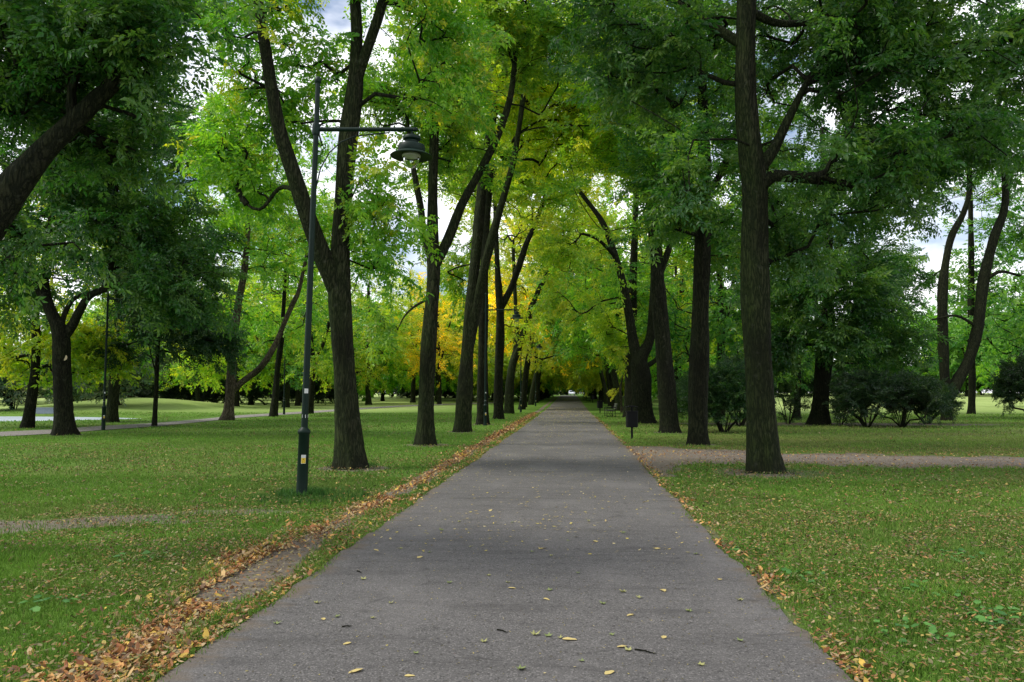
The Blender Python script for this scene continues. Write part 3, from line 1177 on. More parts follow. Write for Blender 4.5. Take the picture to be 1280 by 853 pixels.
# crumbs and leaves on the dirt path and far asphalt
n = 2600
x = 1.7 + 14 * rng.random(n) ** 1.3; y = np.interp(x, DCx, DCy) + rng.normal(0, 1.3, n)
v_, c_ = leaf_shapes(x, y, gz(x, y) + .022, .05 * (.5 + .8 * rng.random(n)), pal(PAL_OR, n) * .9)
LV.append(v_); LC.append(c_)
n = 6500
y = 8 + 75 * rng.random(n) ** 1.1
x = xl(y) + (xr(y) - xl(y)) * rng.random(n)
ok = rng.random(n) < .45 + .55 * sstep(.4, .6, noise(x, y, 1.5, 2))
x, y = x[ok], y[ok]
v_, c_ = leaf_shapes(x, y, gz(x, y) + .016, (.026 + .03 * rng.random(len(x))) * (1 + sstep(15, 60, y)), pal(PAL_ROAD, len(x)), tilt=.15)
LV.append(v_); LC.append(c_)
n = 3200   # crumbs near the viewer
y = 4.0 + 7 * rng.random(n); x = xl(y) + (xr(y) - xl(y)) * rng.random(n)
v_, c_ = leaf_shapes(x, y, gz(x, y) + .0145, .007 + .012 * rng.random(n), pal(PAL_ROAD, n) * rng.choice([.2, .9], (n, 1), p=[.6, .4]), tilt=.15)
LV.append(v_); LC.append(c_)
LV = np.concatenate(LV); LC = np.concatenate(LC)
o = link('leaf_litter', np_mesh('leaf_litter', LV, 6, np.arange(len(LV)), ['litter'], attr=LC, smooth=False))
tag(o, 'orange and brown autumn leaf litter drifted along the left path edge and strewn over the lawns', 'leaf litter', kind='stuff')
print('litter', len(LV) // 6)


def lobed(seed, kind, s):
    g = random.Random(seed)
    pts = []
    if kind == 'maple':
        rr = [.28, .55, .34, .75, .42, 1.0, .42, .75, .34, .55, .28]
        for q, r in enumerate(rr):
            a = R(-150 + 30 * q)
            pts.append((s * r * math.cos(a) * .6, s * r * math.sin(a) * .6, s * .10 * g.random() + (s * .14 if r > .5 else .01 * s)))
    else:
        for q in range(10):
            a = 2 * math.pi * q / 10
            pts.append((s * (.5 + .06 * g.random()) * math.cos(a), s * .27 * math.sin(a) * (1.15 if q in (2, 8) else .9), s * (.02 + .07 * abs(math.sin(a)) + .06 * g.random())))
    pts = [(x_, y_, z_ + .0) for x_, y_, z_ in pts]
    c = (0, 0, .012 * s)
    zmin = min(p[2] for p in pts)
    V = [c] + [(p[0], p[1], p[2] - zmin * .9) for p in pts]
    m = len(pts)
    st = [(-s * .33, .0, .004), (-s * .75, s * .05, .012), (-s * .75, s * .05 + .0025, .012), (-s * .33, .003, .004)]
    o_ = len(V)
    V += st
    idx_ = []
    for q in range(m):
        idx_ += [0, 1 + q, 1 + (q + 1) % m]
    fn = [3] * m + [4]
    idx_ += [o_, o_ + 1, o_ + 2, o_ + 3]
    return V, fn, idx_


LMESH = []
for q in range(8):
    V_, fn, ix = lobed(q, 'maple' if q in (2, 5) else 'oval', 1.0)
    col = np.array([(.50, .40, .16), (.58, .45, .08), (.18, .22, .08), (.46, .27, .10), (.40, .31, .16), (.30, .30, .12), (.52, .44, .28), (.09, .08, .05)][q])
    LMESH.append(np_mesh('fallen_leaf', V_, fn, ix, ['litter'], attr=np.repeat(col[None] * 1.0, len(V_), 0)))
LEAFPX = [(404, 777), (488, 757), (421, 774), (683, 752), (700, 801), (685, 798), (712, 803), (668, 797), (687, 741), (640, 738), (634, 731), (710, 678), (744, 679), (588, 686),
          (537, 693), (525, 699), (690, 697), (665, 692), (666, 611), (780, 743), (754, 758), (788, 772), (800, 750), (860, 767), (829, 741), (924, 753), (925, 804), (778, 812), (786, 817), (764, 797), (434, 808),
          (465, 776), (345, 783), (512, 849), (604, 806), (728, 830), (762, 845), (500, 688), (552, 665), (613, 640), (736, 653), (779, 668), (678, 688), (575, 654), (640, 655), (822, 688), (841, 644), (870, 695), (470, 690), (455, 727), (562, 731), (900, 727), (610, 722), (520, 820), (830, 800), (875, 835), (650, 840), (445, 843), (395, 757), (722, 719)]
for q, (u, v) in enumerate(LEAFPX):
    p = ground(u, v)
    if not (xl(p[1]) < p[0] < xr(p[1])):
        continue
    o = link('fallen_leaf', LMESH[(q * 5 + q // 3) % 8], None, (p[0], p[1], p[2] + .017))
    s_ = random.uniform(.055, .10) if v > 700 else random.uniform(.06, .09)
    o.scale = (s_, s_, s_)
    o.rotation_euler = (random.gauss(0, .06), random.gauss(0, .06), random.random() * 6.28)
    tag(o, 'small dry autumn leaf lying by itself on the grey asphalt path', 'fallen leaf', 'leaves fallen on the asphalt path')
TW = [(807, 819, .15, -.6, 'dark twig at the bottom of the picture, longest one on the asphalt'), (628, 793, .10, -.7, 'thin crooked twig just left of the middle of the asphalt, near its leaf pair'),
      (449, 718, .10, -.9, 'short bent twig on the asphalt near the leafy left edge'), (434, 787, .07, .1, 'small dark twig on the asphalt in the lower left'),
      (394, 702, .16, .1, 'brown twig lying on the worn verge beside the asphalt')]
for u, v, l_, a, lab in TW:
    p = ground(u, v)
    m_ = MB()
    c_, s_ = math.cos(a), math.sin(a)
    m_.tube([(-l_ * .5 * c_, -l_ * .5 * s_, .006), (-l_ * .1 * c_ + .006, -l_ * .1 * s_, .010), (l_ * .2 * c_, l_ * .2 * s_ + .005, .007), (l_ * .5 * c_, l_ * .5 * s_, .009)], [.005, .0045, .004, .002], 6)
    m_.tube([(-l_ * .1 * c_ + .006, -l_ * .1 * s_, .010), (l_ * .05, l_ * .12, .012)], [.003, .0015], 5)
    o = m_.build('twig', 'bark_dark')
    o.location = (p[0], p[1], p[2] + .014)
    tag(o, lab, 'twig')

# broad-leaved weeds low in the lawn
wv_, wc = [], []
for (u, v, rr, n) in ((1265, 780, .35, 60), (1165, 745, .25, 26), (1200, 700, .25, 24), (197, 652, .22, 18), (180, 700, .28, 24), (1010, 725, .2, 14), (1140, 800, .3, 24), (930, 690, .2, 12), (60, 760, .25, 14)):
    p = ground(u, v)
    for q in range(n):
        a = random.random() * 6.28; r_ = rr * random.random() ** .5
        x_, y_ = p[0] + r_ * math.cos(a), p[1] + r_ * math.sin(a)
        if on_path(np.array([x_]), np.array([y_]))[0]:
            continue
        l_ = random.uniform(.04, .085); b_ = random.random() * 6.28; z_ = random.uniform(.02, .055)
        d_ = np.array([math.cos(b_), math.sin(b_), .25]); w2 = np.array([-math.sin(b_), math.cos(b_), random.gauss(0, .3)]) * l_ * .32
        b0 = np.array([x_, y_, z_])
        wv_ += [b0, b0 + d_ * l_ * .35 + w2, b0 + d_ * l_ * .8 + w2 * .7, b0 + d_ * l_ * 1.05 - (0, 0, .012), b0 + d_ * l_ * .8 - w2 * .7, b0 + d_ * l_ * .35 - w2]
        t = random.random(); wc += [(.05 + .06 * t, .15 + .12 * t, .035 + .02 * t)] * 6
o = link('lawn_weeds', np_mesh('lawn_weeds', wv_, 6, np.arange(len(wv_)), ['grass'], attr=np.array(wc)))
tag(o, 'low broad leaved weeds growing in the lawn', 'weeds', kind='stuff')

# ================================================================== STREET FURNITURE
def lamp_meshes():
    r = empty('street_lamp', (0, 0, 0))
    m = MB(); m.lathe([(.088, -.05), (.088, .02), (.082, .05), (.080, .95), (.092, .965), (.096, .99), (.092, 1.01), (.06, 1.045), (.05, 1.06)], 20); m.build('base', 'green_paint', r, True)
    m = MB(); m.lathe([(.050, 1.055), (.046, 3.0), (.040, 5.6), (.036, 6.36)], 18); m.build('pole', 'green_paint', r, True)
    m = MB(); m.lathe([(.030, 6.355), (.050, 6.375), (.056, 6.41), (.045, 6.45), (.02, 6.47)], 18); m.build('finial', 'green_paint', r, True)
    m = MB(); m.lathe([(.056, 5.55), (.060, 5.57), (.060, 5.70), (.056, 5.72)], 18); m.build('collar', 'green_paint', r, True)
    m = MB(); m.tube([(.03, 0, 5.635), (.8, 0, 5.635), (1.56, 0, 5.635)], .034, 12)
    m.lathe([(.042, 0), (.042, .03)], 12, (1.55, 0, 5.62))
    m.build('arm', 'green_paint', r, True)
    m = MB(); m.tube([(.04, 0, 4.75), (.09, 0, 5.02), (.22, 0, 5.27), (.40, 0, 5.44), (.62, 0, 5.53), (.9, 0, 5.56), (1.15, 0, 5.585)], .011, 8); m.build('brace', 'green_paint', r, True)
    h = MB()
    h.lathe([(.012, .0), (.02, -.02), (.02, -.065), (.06, -.07), (.125, -.085), (.135, -.10), (.135, -.13), (.12, -.145), (.10, -.155), (.10, -.19),
             (.13, -.205), (.195, -.22), (.205, -.235), (.205, -.31), (.20, -.325), (.215, -.335), (.30, -.375), (.325, -.395), (.318, -.402), (.20, -.37), (.15, -.355), (.05, -.352)], 32, (1.50, 0, 5.61))
    hs = h.build('lamp_head', 'green_paint', r, True)
    m = MB(); m.lathe([(.05, -.356), (.13, -.358), (.145, -.385), (.14, -.405), (.12, -.41)], 28, (1.50, 0, 5.61)); m.build('lens_ring', 'lens', hs, True)
    m = MB(); m.lathe([(.125, -.405), (.128, -.43), (.115, -.48), (.085, -.54), (.05, -.57), (.01, -.578)], 28, (1.50, 0, 5.61)); m.build('glass_bowl', 'clear_glass', hs, True)
    return r


def sticker_plates(root):
    def wrap(name, mat, z0, z1, r, a0, a1, par=root):
        m = MB(); n_ = 6
        vs = [(r * math.cos(a0 + (a1 - a0) * q / n_), r * math.sin(a0 + (a1 - a0) * q / n_), z) for z in (z0, z1) for q in range(n_ + 1)]
        m.add(vs, [(q, q + 1, q + n_ + 2, q + n_ + 1) for q in range(n_)])
        return m.build(name, mat, par)
    fa = R(-68)
    s1 = wrap('warning_label', 'sticker_white', .52, .65, .0830, fa - .42, fa + .42)
    wrap('warning_panel', 'sticker_yellow', .525, .605, .0838, fa - .38, fa + .38, s1)
    m = MB()   # black triangle with a bolt-like mark
    rr_ = .0846
    def pt(a, z): return (rr_ * math.cos(fa + a), rr_ * math.sin(fa + a), z)
    m.add([pt(-.26, .535), pt(.26, .535), pt(0, .60)], [(0, 1, 2)])
    m.build('triangle_mark', 'black_paint', s1)
    wrap('band_sticker', 'sticker_white', 1.20, 1.25, .0515, 0, 2 * math.pi)
    wrap('paper_sticker', 'sticker_white', 1.57, 1.64, .0515, R(-95), R(-30))


lamp = lamp_meshes()
sticker_plates(lamp)
def copy_tree(o, parent=None):
    c = o.copy(); COL.objects.link(c)
    if parent is not None:
        c.parent = parent
    for ch in [x for x in list(bpy.data.objects) if x.parent == o]:
        copy_tree(ch, c)
    return c


LG = 'green lamp posts of the park'
LAMPS = [((377, 622), 0, 'nearest green lamp post with hanging bell-shaped lamp, reaching over the asphalt path'),
         ((606.5, 532.5), 0, 'second lamp post along the asphalt path, in front of the fourth trunk'),
         ((651, 515.7), 0, 'third lamp post along the left row, lamp showing before yellow leaves'),
         ((669.5, 508), 0, 'fourth and smallest lamp post by the left edge of the avenue'),
         ((129, 538), 20, 'thin lamp post by the side path, right of the trunk with the sawn round scar'),
         ((355, 518.5), 200, 'distant lamp post by the side path between two slim trunks')]
for q, ((u, v), az, lab) in enumerate(LAMPS):
    o = lamp if q == 0 else copy_tree(lamp)
    p = ground(u, v)
    o.location = (p[0], p[1], p[2] - .01)
    o.rotation_euler = (0, R(1.35) if q == 0 else R(.2), R(az))
    o.scale = (1.02,) * 3 if q == 0 else (1,) * 3
    tag(o, lab, 'lamp post', LG)


def make_bin():
    r = empty('litter_bin', (0, 0, 0))
    m = MB(); m.box(-.035, .035, -.035, .035, -.05, 1.1, .01); m.build('post', 'black_paint', r)
    m = MB(); m.box(-.19, .19, -.17, .17, .42, .95, .03); m.box(-.205, .205, -.185, .185, .93, .965, .035); m.box(-.17, .17, -.15, .15, .405, .425, .03); m.build('bin_body', 'black_paint', r)
    m = MB()
    m.box(-.20, .20, -.18, .18, 1.10, 1.12, .04); m.box(-.12, .12, -.10, .10, 1.12, 1.15, .03)
    for sx_ in (-1, 1):
        m.box(sx_ * .17 - .012, sx_ * .17 + .012, -.012, .012, .95, 1.11)
    m.build('lid', 'black_paint', r)
    return r


bn = make_bin()
for q, ((u, v), lab) in enumerate([((790, 549), 'nearest black litter bin on a post at the right edge of the asphalt path'), ((750, 517), 'black litter bin on a post just before the bench, further along the path'),
                                   ((741, 503.5), 'farthest tiny litter bin on a post along the right edge of the avenue')]):
    o = bn if q == 0 else copy_tree(bn)
    p = ground(u, v)
    o.location = (p[0], p[1], p[2]); o.rotation_euler = (0, 0, R(4 + 9 * q))
    tag(o, lab, 'litter bin', 'black litter bins beside the avenue')


def make_bench():   # faces -X
    r = empty('park_bench', (0, 0, 0))
    for s in (-1, 1):
        y_ = s * .75
        m = MB()
        m.tube([(-.30, y_, 0), (-.30, y_, .62)], .022, 8); m.tube([(.24, y_, 0), (.24, y_, .40), (.36, y_, .86)], .022, 8)
        m.tube([(-.30, y_, .62), (.29, y_, .62)], .022, 8); m.tube([(-.30, y_, .03), (.24, y_, .03)], .02, 8); m.tube([(-.30, y_, .40), (.24, y_, .38)], .02, 8)
        m.tube([(-.1, y_, .39), (.08, y_, .05)], .015, 6)
        m.build('side_frame', 'black_paint', r, True)
    m = MB()
    for q in range(4):
        m.box(-.30 + q * .135, -.19 + q * .135, -.9, .9, .415, .45, .008)
    m.build('seat', 'bench_wood', r)
    m = MB()
    for q in range(3):
        z_ = .52 + q * .13; x_ = .25 + (z_ - .40) * .26
        m.add([(x_, -.9, z_), (x_ + .03, -.9, z_), (x_ + .055, -.9, z_ + .1), (x_ + .025, -.9, z_ + .1), (x_, .9, z_), (x_ + .03, .9, z_), (x_ + .055, .9, z_ + .1), (x_ + .025, .9, z_ + .1)],
              [(0, 1, 2, 3), (7, 6, 5, 4), (0, 4, 5, 1), (1, 5, 6, 2), (2, 6, 7, 3), (3, 7, 4, 0)])
    m.build('backrest', 'bench_wood', r)
    return r


bc = make_bench()
for q, ((u, v), lab) in enumerate([((763, 521), 'nearest park bench on the right lawn facing the asphalt path'), ((736, 501.5), 'far park bench under the trees beyond the second litter bin'), ((731, 499.5), 'farthest park bench at the right edge of the avenue')]):
    o = bc if q == 0 else copy_tree(bc)
    p = ground(u, v)
    o.location = (p[0], p[1], p[2]); o.rotation_euler = (0, 0, R(3))
    tag(o, lab, 'bench', 'park benches beside the avenue')

# silvery white car at the far end of the avenue
cr_ = empty('parked_car', (.6, 222, float(gz(.6, 222)) + .02), 0, 'white car at the far end of the tree avenue', 'car')
m = MB()
prof = [(-2.1, .35), (-2.15, .6), (-2.05, .82), (-1.2, .95), (-.55, 1.38), (.9, 1.42), (1.6, .98), (2.05, .9), (2.1, .4)]
vs = [(x_ * .0 + s_ * (.86 if z_ < 1.1 else .66), x_, z_) for s_ in (-1, 1) for x_, z_ in prof]
k_ = len(prof)
m.add(vs, [tuple(range(k_))[::-1], tuple(range(k_, 2 * k_))] + [(q, (q + 1) % k_, (q + 1) % k_ + k_, q + k_) for q in range(k_)])
m.build('body', 'car_paint', cr_)
m = MB(); m.add([(-.74, -1.21, .98), (.74, -1.21, .98), (.60, -.62, 1.35), (-.60, -.62, 1.35)], [(0, 1, 2, 3)]); m.build('windscreen', 'car_glass', cr_)
for sx_ in (-1, 1):
    m = MB(); m.box(sx_ * .66 - .14, sx_ * .66 + .14, -2.17, -2.12, .62, .76, .02); m.build('headlight', 'lens', cr_)
    for y_ in (-1.3, 1.3):
        m = MB(); m.tube([(sx_ * .70, y_, .31), (sx_ * .88, y_, .31)], .31, 18); m.build('wheel', 'rubber', cr_)

# low concrete weir wall behind the pond
wl = empty('weir_wall', ground(58, 517.5), 0, 'low blue grey concrete wall on the far side of the pond', 'wall')
m = MB(); m.box(-1.3, 1.3, -.15, .15, -.2, .40, .02); m.box(-1.36, 1.36, -.2, .2, .405, .46, .02); m.build('wall_block', 'concrete', wl)

# ================================================================== TREES
CLEAR += [(222, 62, 262, 140), (388, 0, 424, 45), (742, 230, 772, 262), (1168, 268, 1200, 330), (478, 40, 500, 90), (505, 165, 522, 196), (20, 175, 40, 200), (1105, 120, 1122, 140)]

# --- left row along the path
hero('avenue_tree', 'stout nearest tree of the left row, forking low into a left limb and upright stems', 'tree',
     [[(437, 585, 35), (433, 520, 30), (428, 440, 27), (424, 370, 27), (426, 300, 23), (430, 240, 22), (436, 170, 22), (444, 110, 20), (446, 50, 15), (444, 0, 13), (438, -90, 10), (430, -200, 7)],
      [(424, 365, 26), (405, 325, 23), (388, 280, 20), (368, 220, 18), (349, 160, 17), (338, 100, 15), (330, 50, 13), (322, 0, 11), (300, -90, 8), (280, -180, 5)],
      [(446, 105, 15), (458, 65, 13), (472, 25, 12), (486, -20, 11), (520, -110, 8), (545, -190, 5)],
      [(375, 240, 7), (350, 235, 5), (325, 262, 4), (300, 250, 3)]],
     [(330, 60, -.3, 1.7, 1.8, 1.6, 90), (300, 200, .5, 1.1, 1.3, 1.3, 45), (350, -60, -.5, 2.2, 2.2, 1.8, 80), (440, 235, -.4, 1.0, .9, .9, 30), (480, 300, .4, 1.0, 1.0, .8, 30),
      (520, 70, -.4, 1.2, 1.8, 1.8, 60), (440, -90, 0, 3, 3, 1.9, 110), (480, -260, 0, 4, 4, 2.5, 60), (385, 120, .8, .8, 1, 1.2, 26)],
     GREEN_MD, .30, 0, seed=1, own_clear=[(412, 320, 452, 590), (428, 30, 462, 165), (380, 95, 398, 620), (455, 20, 478, 90)], dens=1.25, seg=36)
hero('avenue_tree', 'second tree of the left row, slim trunk dividing like a V above head height', 'tree',
     [[(532, 556, 23), (533, 500, 20), (537, 420, 18), (542, 350, 17), (541, 310, 15), (541, 240, 12), (543, 150, 11), (541, 60, 10), (538, -20, 9), (535, -120, 6)],
      [(543, 335, 13), (560, 300, 12), (578, 255, 11), (600, 215, 10), (622, 170, 9), (638, 120, 8), (645, 60, 6), (655, -20, 5)],
      [(541, 330, 11), (530, 295, 9), (526, 260, 8), (515, 200, 6), (508, 140, 4)],
      [(538, 375, 3), (520, 382, 3), (506, 395, 2), (497, 412, 1)]],
     [(540, 70, -.5, 2.4, 2.4, 2.1, 120), (640, 60, 0, 2.6, 2.4, 2.2, 130), (560, 190, .8, 1.6, 1.6, 1.3, 45), (500, 130, 0, 1.6, 1.6, 1.6, 50), (580, -70, 0, 4.5, 4.5, 2.4, 110), (500, 400, -.5, .8, .8, .5, 10)],
     (.14, .30, .03), .26, 1, seed=2, own_clear=[(522, 300, 552, 560)], dens=1.15, seg=30)
hero('avenue_tree', 'third tree of the left row with two long stems leaning right toward the path', 'tree',
     [[(578, 540, 22), (580, 500, 19), (584, 440, 16), (589, 380, 14), (596, 310, 13), (602, 240, 13), (606, 200, 11), (618, 140, 9), (632, 80, 8), (640, 0, 6)],
      [(585, 440, 14), (596, 380, 12), (607, 330, 11), (620, 280, 10), (634, 232, 8), (644, 190, 7), (655, 110, 6), (660, 20, 4)]],
     [(640, 110, 0, 3.4, 3.2, 2.4, 170), (690, 170, 0, 2.6, 2.8, 1.8, 110), (600, 120, 1, 2.2, 2.2, 2.0, 60), (700, 40, 0, 3.5, 3.5, 2.6, 110), (760, 120, 0, 2.5, 3, 2.2, 70)],
     (.32, .48, .03), .42, 1, seed=3, own_clear=[(566, 240, 632, 545)], dens=1.0, bscale=1.15, seg=26)
hero('avenue_tree', 'fourth tree of the left row, dark straight trunk right behind the second lamp post', 'tree',
     [[(603, 531, 16), (603, 480, 13), (604, 420, 12), (605, 360, 11), (607, 300, 9), (612, 230, 8), (618, 140, 6)]],
     [(600, 190, 1, 3.5, 3.5, 3, 130), (655, 230, 0, 2.5, 3, 1.8, 60), (575, 330, 2, 1.4, 1.4, 1.6, 30)],
     LIME, .25, 1, 'bark_dark', 4, own_clear=[(594, 395, 616, 540)], bscale=1.25, seg=22)
hero('avenue_tree', 'fifth tree of the left row, forked with its right limb bending over the path', 'tree',
     [[(623, 524, 12), (623, 470, 11), (625, 425, 11), (625, 385, 10), (622, 340, 7), (620, 290, 6), (618, 200, 5)],
      [(625, 388, 9), (638, 362, 8), (648, 335, 8), (658, 305, 7), (667, 285, 6), (680, 250, 5), (695, 200, 4)]],
     [(690, 240, 0, 4.2, 3.8, 2.8, 150), (620, 230, 1, 3, 3, 3, 80), (650, 400, 2.5, 1.2, 1.5, 1.0, 16)],
     LIME, .55, 2, 'bark_dark', 5, own_clear=[(614, 380, 632, 525)], seg=20)
hero('avenue_tree', 'sixth tree of the left row, its stem arching right over the asphalt', 'tree',
     [[(636, 517.5, 12), (637, 490, 11), (640, 460, 10), (648, 435, 9), (658, 405, 8), (668, 375, 7), (680, 350, 6), (700, 320, 5), (715, 280, 4)],
      [(642, 455, 7), (646, 420, 6), (644, 370, 5), (641, 300, 4)]],
     [(690, 310, 0, 4.5, 4, 2.8, 130), (640, 280, 2, 4, 4, 4, 110), (735, 270, 0, 3.5, 3.5, 2.4, 70)],
     LIME, .5, 2, 'bark', 6, seg=20)

# --- right row along the path
hero('avenue_tree', 'massive furrowed trunk nearest on the right, beside the dirt path', 'tree',
     [[(955, 590, 39), (953, 550, 36), (950, 480, 34), (946, 400, 33), (944, 320, 33), (944, 240, 32), (938, 190, 28), (932, 120, 25), (932, 50, 24), (933, -20, 23), (930, -120, 18), (925, -240, 10)],
      [(948, 215, 18), (965, 190, 14), (985, 150, 11), (1005, 110, 8), (1035, 60, 6)],
      [(932, 60, 13), (890, 32, 12), (850, 8, 10), (815, -18, 9), (760, -60, 7)],
      [(935, 20, 12), (980, 30, 9), (1060, 20, 7), (1140, 10, 5)],
      [(933, -60, 14), (1000, -90, 10), (1120, -100, 7)]],
     [(1040, 60, -.5, 2.8, 2.6, 1.7, 190), (1170, 90, -.5, 2.2, 2.6, 1.9, 130), (1060, 210, .4, 1.9, 2.2, 1.3, 120), (850, 60, -.3, 1.7, 2.0, 1.5, 100), (885, 200, -1.6, .9, .8, .9, 44),
      (1260, 60, 0, 1.7, 2.4, 1.8, 70), (990, -80, 0, 4.2, 4, 2.1, 150), (1190, 190, .6, 1.6, 1.8, .9, 60), (980, 290, 1.0, 1.3, 1.2, .9, 30), (760, -40, 0, 2, 2.4, 1.4, 60)],
     GREEN_DK, .07, 0, 'bark', 11, own_clear=[(928, 215, 972, 595), (914, 0, 948, 120), (935, 120, 950, 230)], dens=.80, seg=40, twig=.011)
hero('avenue_tree', 'second tree of the right row, straight trunk beside the dirt path with dark hanging leaves', 'tree',
     [[(873, 556, 24), (873, 500, 24), (875, 440, 23), (876, 380, 21), (878, 300, 19), (880, 220, 16), (878, 130, 13), (876, 40, 11), (872, -60, 8)],
      [(878, 250, 10), (905, 210, 8), (925, 150, 6), (950, 80, 5)],
      [(878, 290, 9), (850, 240, 8), (835, 180, 6), (820, 110, 4)]],
     [(860, 210, -1.4, 2.0, 1.6, 1.9, 110), (830, 90, -.5, 2.6, 2.6, 2.2, 140), (950, 130, .5, 2.4, 2.4, 2.4, 80), (900, -20, 0, 4.5, 4.5, 2, 100), (910, 300, 1.0, 1.5, 1.5, 1.3, 40), (810, 260, -.5, 1.2, 1.6, 1.1, 44)],
     (.065, .18, .03), .16, 1, 'bark_dark', 12, own_clear=[(858, 365, 890, 560)], dens=.95, seg=30)
hero('avenue_tree', 'third tree of the right row, slanting slightly left with a mossy foot', 'tree',
     [[(837, 541, 24), (834, 500, 22), (828, 430, 20), (823, 370, 18), (820, 310, 15), (812, 240, 12), (805, 160, 10), (800, 60, 7)],
      [(822, 350, 9), (840, 300, 7), (858, 240, 5)]],
     [(790, 230, 0, 3.0, 3, 2.2, 110), (800, 120, 0, 4, 4, 3, 130), (870, 280, 2, 2.5, 2, 2, 50), (775, 330, -.5, 1.6, 1.8, 1.2, 44)],
     (.16, .34, .03), .26, 1, 'bark_dark', 13, own_clear=[(820, 330, 850, 542)], bscale=1.15, seg=26)
hero('avenue_tree', 'broad dark forked trunk on the right whose long left limb leans over the path', 'tree',
     [[(806, 529, 26), (803, 500, 24), (802, 470, 23), (800, 450, 20), (812, 425, 12), (817, 380, 11), (818, 320, 9), (815, 250, 8), (812, 170, 6)],
      [(800, 458, 15), (792, 430, 13), (786, 390, 11), (778, 350, 9), (766, 310, 8), (754, 280, 7), (742, 262, 6), (725, 240, 5), (705, 210, 3)],
      [(806, 462, 8), (820, 450, 6), (828, 435, 5)],
      [(768, 318, 5), (748, 300, 4), (728, 292, 3)]],
     [(725, 310, 0, 2.4, 2.8, 1.3, 60), (780, 190, 0, 3.8, 4, 2.6, 120), (720, 380, .5, 1.8, 2, 1.2, 40), (765, 420, 2, 1.2, 1.5, 1.3, 30)],
     LIME, .34, 1, 'bark_dark', 14, own_clear=[(784, 400, 822, 530)], bscale=1.3, seg=26)
hero('avenue_tree', 'wide dark trunk standing directly behind the broad forked one on the right', 'tree',
     [[(791, 522, 22), (790, 490, 18), (789, 440, 17), (790, 380, 12), (793, 300, 8), (796, 220, 6)]],
     [(750, 360, 0, 3.6, 3.5, 2.0, 60), (800, 240, 0, 4.5, 5, 3.5, 90)], GREEN_MD, .3, 2, 'bark_dark', 15, own_clear=[(780, 440, 800, 522)], seg=20)

# --- left lawn and pond side
hero('leaning_tree', 'large dark tree cut by the left frame edge, thick limb slanting up right', 'tree',
     [[(-118, 690, 74), (-108, 560, 60), (-92, 440, 54), (-60, 350, 50), (-20, 285, 45), (10, 243, 39), (50, 195, 29), (85, 160, 25), (118, 128, 22), (145, 102, 20), (166, 75, 19), (186, 52, 13), (215, 10, 10), (235, -60, 7)],
      [(-30, 295, 26), (-20, 200, 22), (-30, 90, 18), (-60, -40, 12)],
      [(95, 152, 13), (90, 110, 10), (110, 50, 7), (115, 0, 6), (108, -50, 4)],
      [(150, 98, 8), (195, 85, 6), (235, 50, 4)]],
     [(150, 55, -.2, .75, .8, .45, 85), (60, 80, .3, .9, 1.0, .7, 90), (20, 170, .4, .7, .8, .6, 55), (215, 20, 0, .45, .6, .5, 36), (120, 170, .5, .7, .6, .35, 40), (40, 290, .5, .6, .6, .35, 30), (100, -60, 0, 1.6, 1.6, .8, 80), (-90, 60, 0, 1, 1.3, 1.2, 40)],
     GREEN_DK, .03, 0, 'bark_dark', 21, base=None, own_clear=[(-20, 215, 30, 290)], bscale=.62, dens=.78, seg=30, drift=.1)
hero('park_tree', 'dark tree with a pale round sawn scar on its trunk, branching wide above', 'tree',
     [[(80, 544, 26), (79, 510, 22), (77, 460, 20), (76, 420, 20), (66, 395, 14), (52, 365, 12), (36, 340, 11), (18, 325, 9), (0, 308, 8), (-30, 270, 6)],
      [(78, 425, 14), (90, 408, 11), (100, 388, 10), (112, 370, 9), (135, 360, 8), (160, 350, 7), (190, 342, 5), (240, 350, 3)],
      [(62, 390, 10), (56, 350, 9), (60, 300, 8), (68, 240, 6), (66, 170, 5)],
      [(76, 420, 7), (80, 395, 6), (95, 372, 5), (130, 362, 4)],
      [(140, 358, 8), (141, 320, 7), (142, 270, 6), (150, 200, 4)]],
     [(60, 250, 0, 3.6, 3, 2.4, 150), (170, 290, 0, 3.6, 3, 1.7, 140), (110, 180, 0, 4.5, 4, 2.6, 160), (235, 350, -.5, 2.0, 2, 1.3, 70), (10, 350, .5, 2.0, 2, 1.2, 50), (200, 180, 0, 2.5, 3, 2, 70), (90, 60, 0, 5, 4, 2, 70)],
     GREEN_DK, .1, 1, 'bark_dark', 22, own_clear=[(66, 400, 94, 545)], bscale=1.25, seg=26, dens=1.1)
hero('park_tree', 'slanting black trunk at far left between pond and side path, under yellow leaves', 'tree',
     [[(34, 535, 15), (38, 505, 12), (43, 470, 11), (45, 430, 10), (44, 370, 8), (40, 300, 6)]],
     [(25, 430, .5, 3.2, 3, 1.5, 110), (90, 440, 2, 2.8, 2, 1.4, 80), (30, 330, 0, 4, 4, 2.5, 110)], LIME, .4, 2, 'bark_dark', 23, own_clear=[(24, 470, 46, 540)], seg=18)
hero('park_tree', 'brown mossy trunk between the thin lamp post and the slender young tree', 'tree',
     [[(139, 528, 16), (142, 495, 13), (146, 450, 12), (148, 410, 10), (150, 350, 8), (155, 280, 6), (158, 190, 4)]],
     [(130, 420, 1, 2.2, 2, 1.8, 60), (150, 300, 0, 4.5, 4.5, 3.5, 160), (120, 180, 0, 5, 5, 3, 100)], GREEN, .1, 2, 'bark', 24, own_clear=[(130, 440, 156, 530)], seg=18)
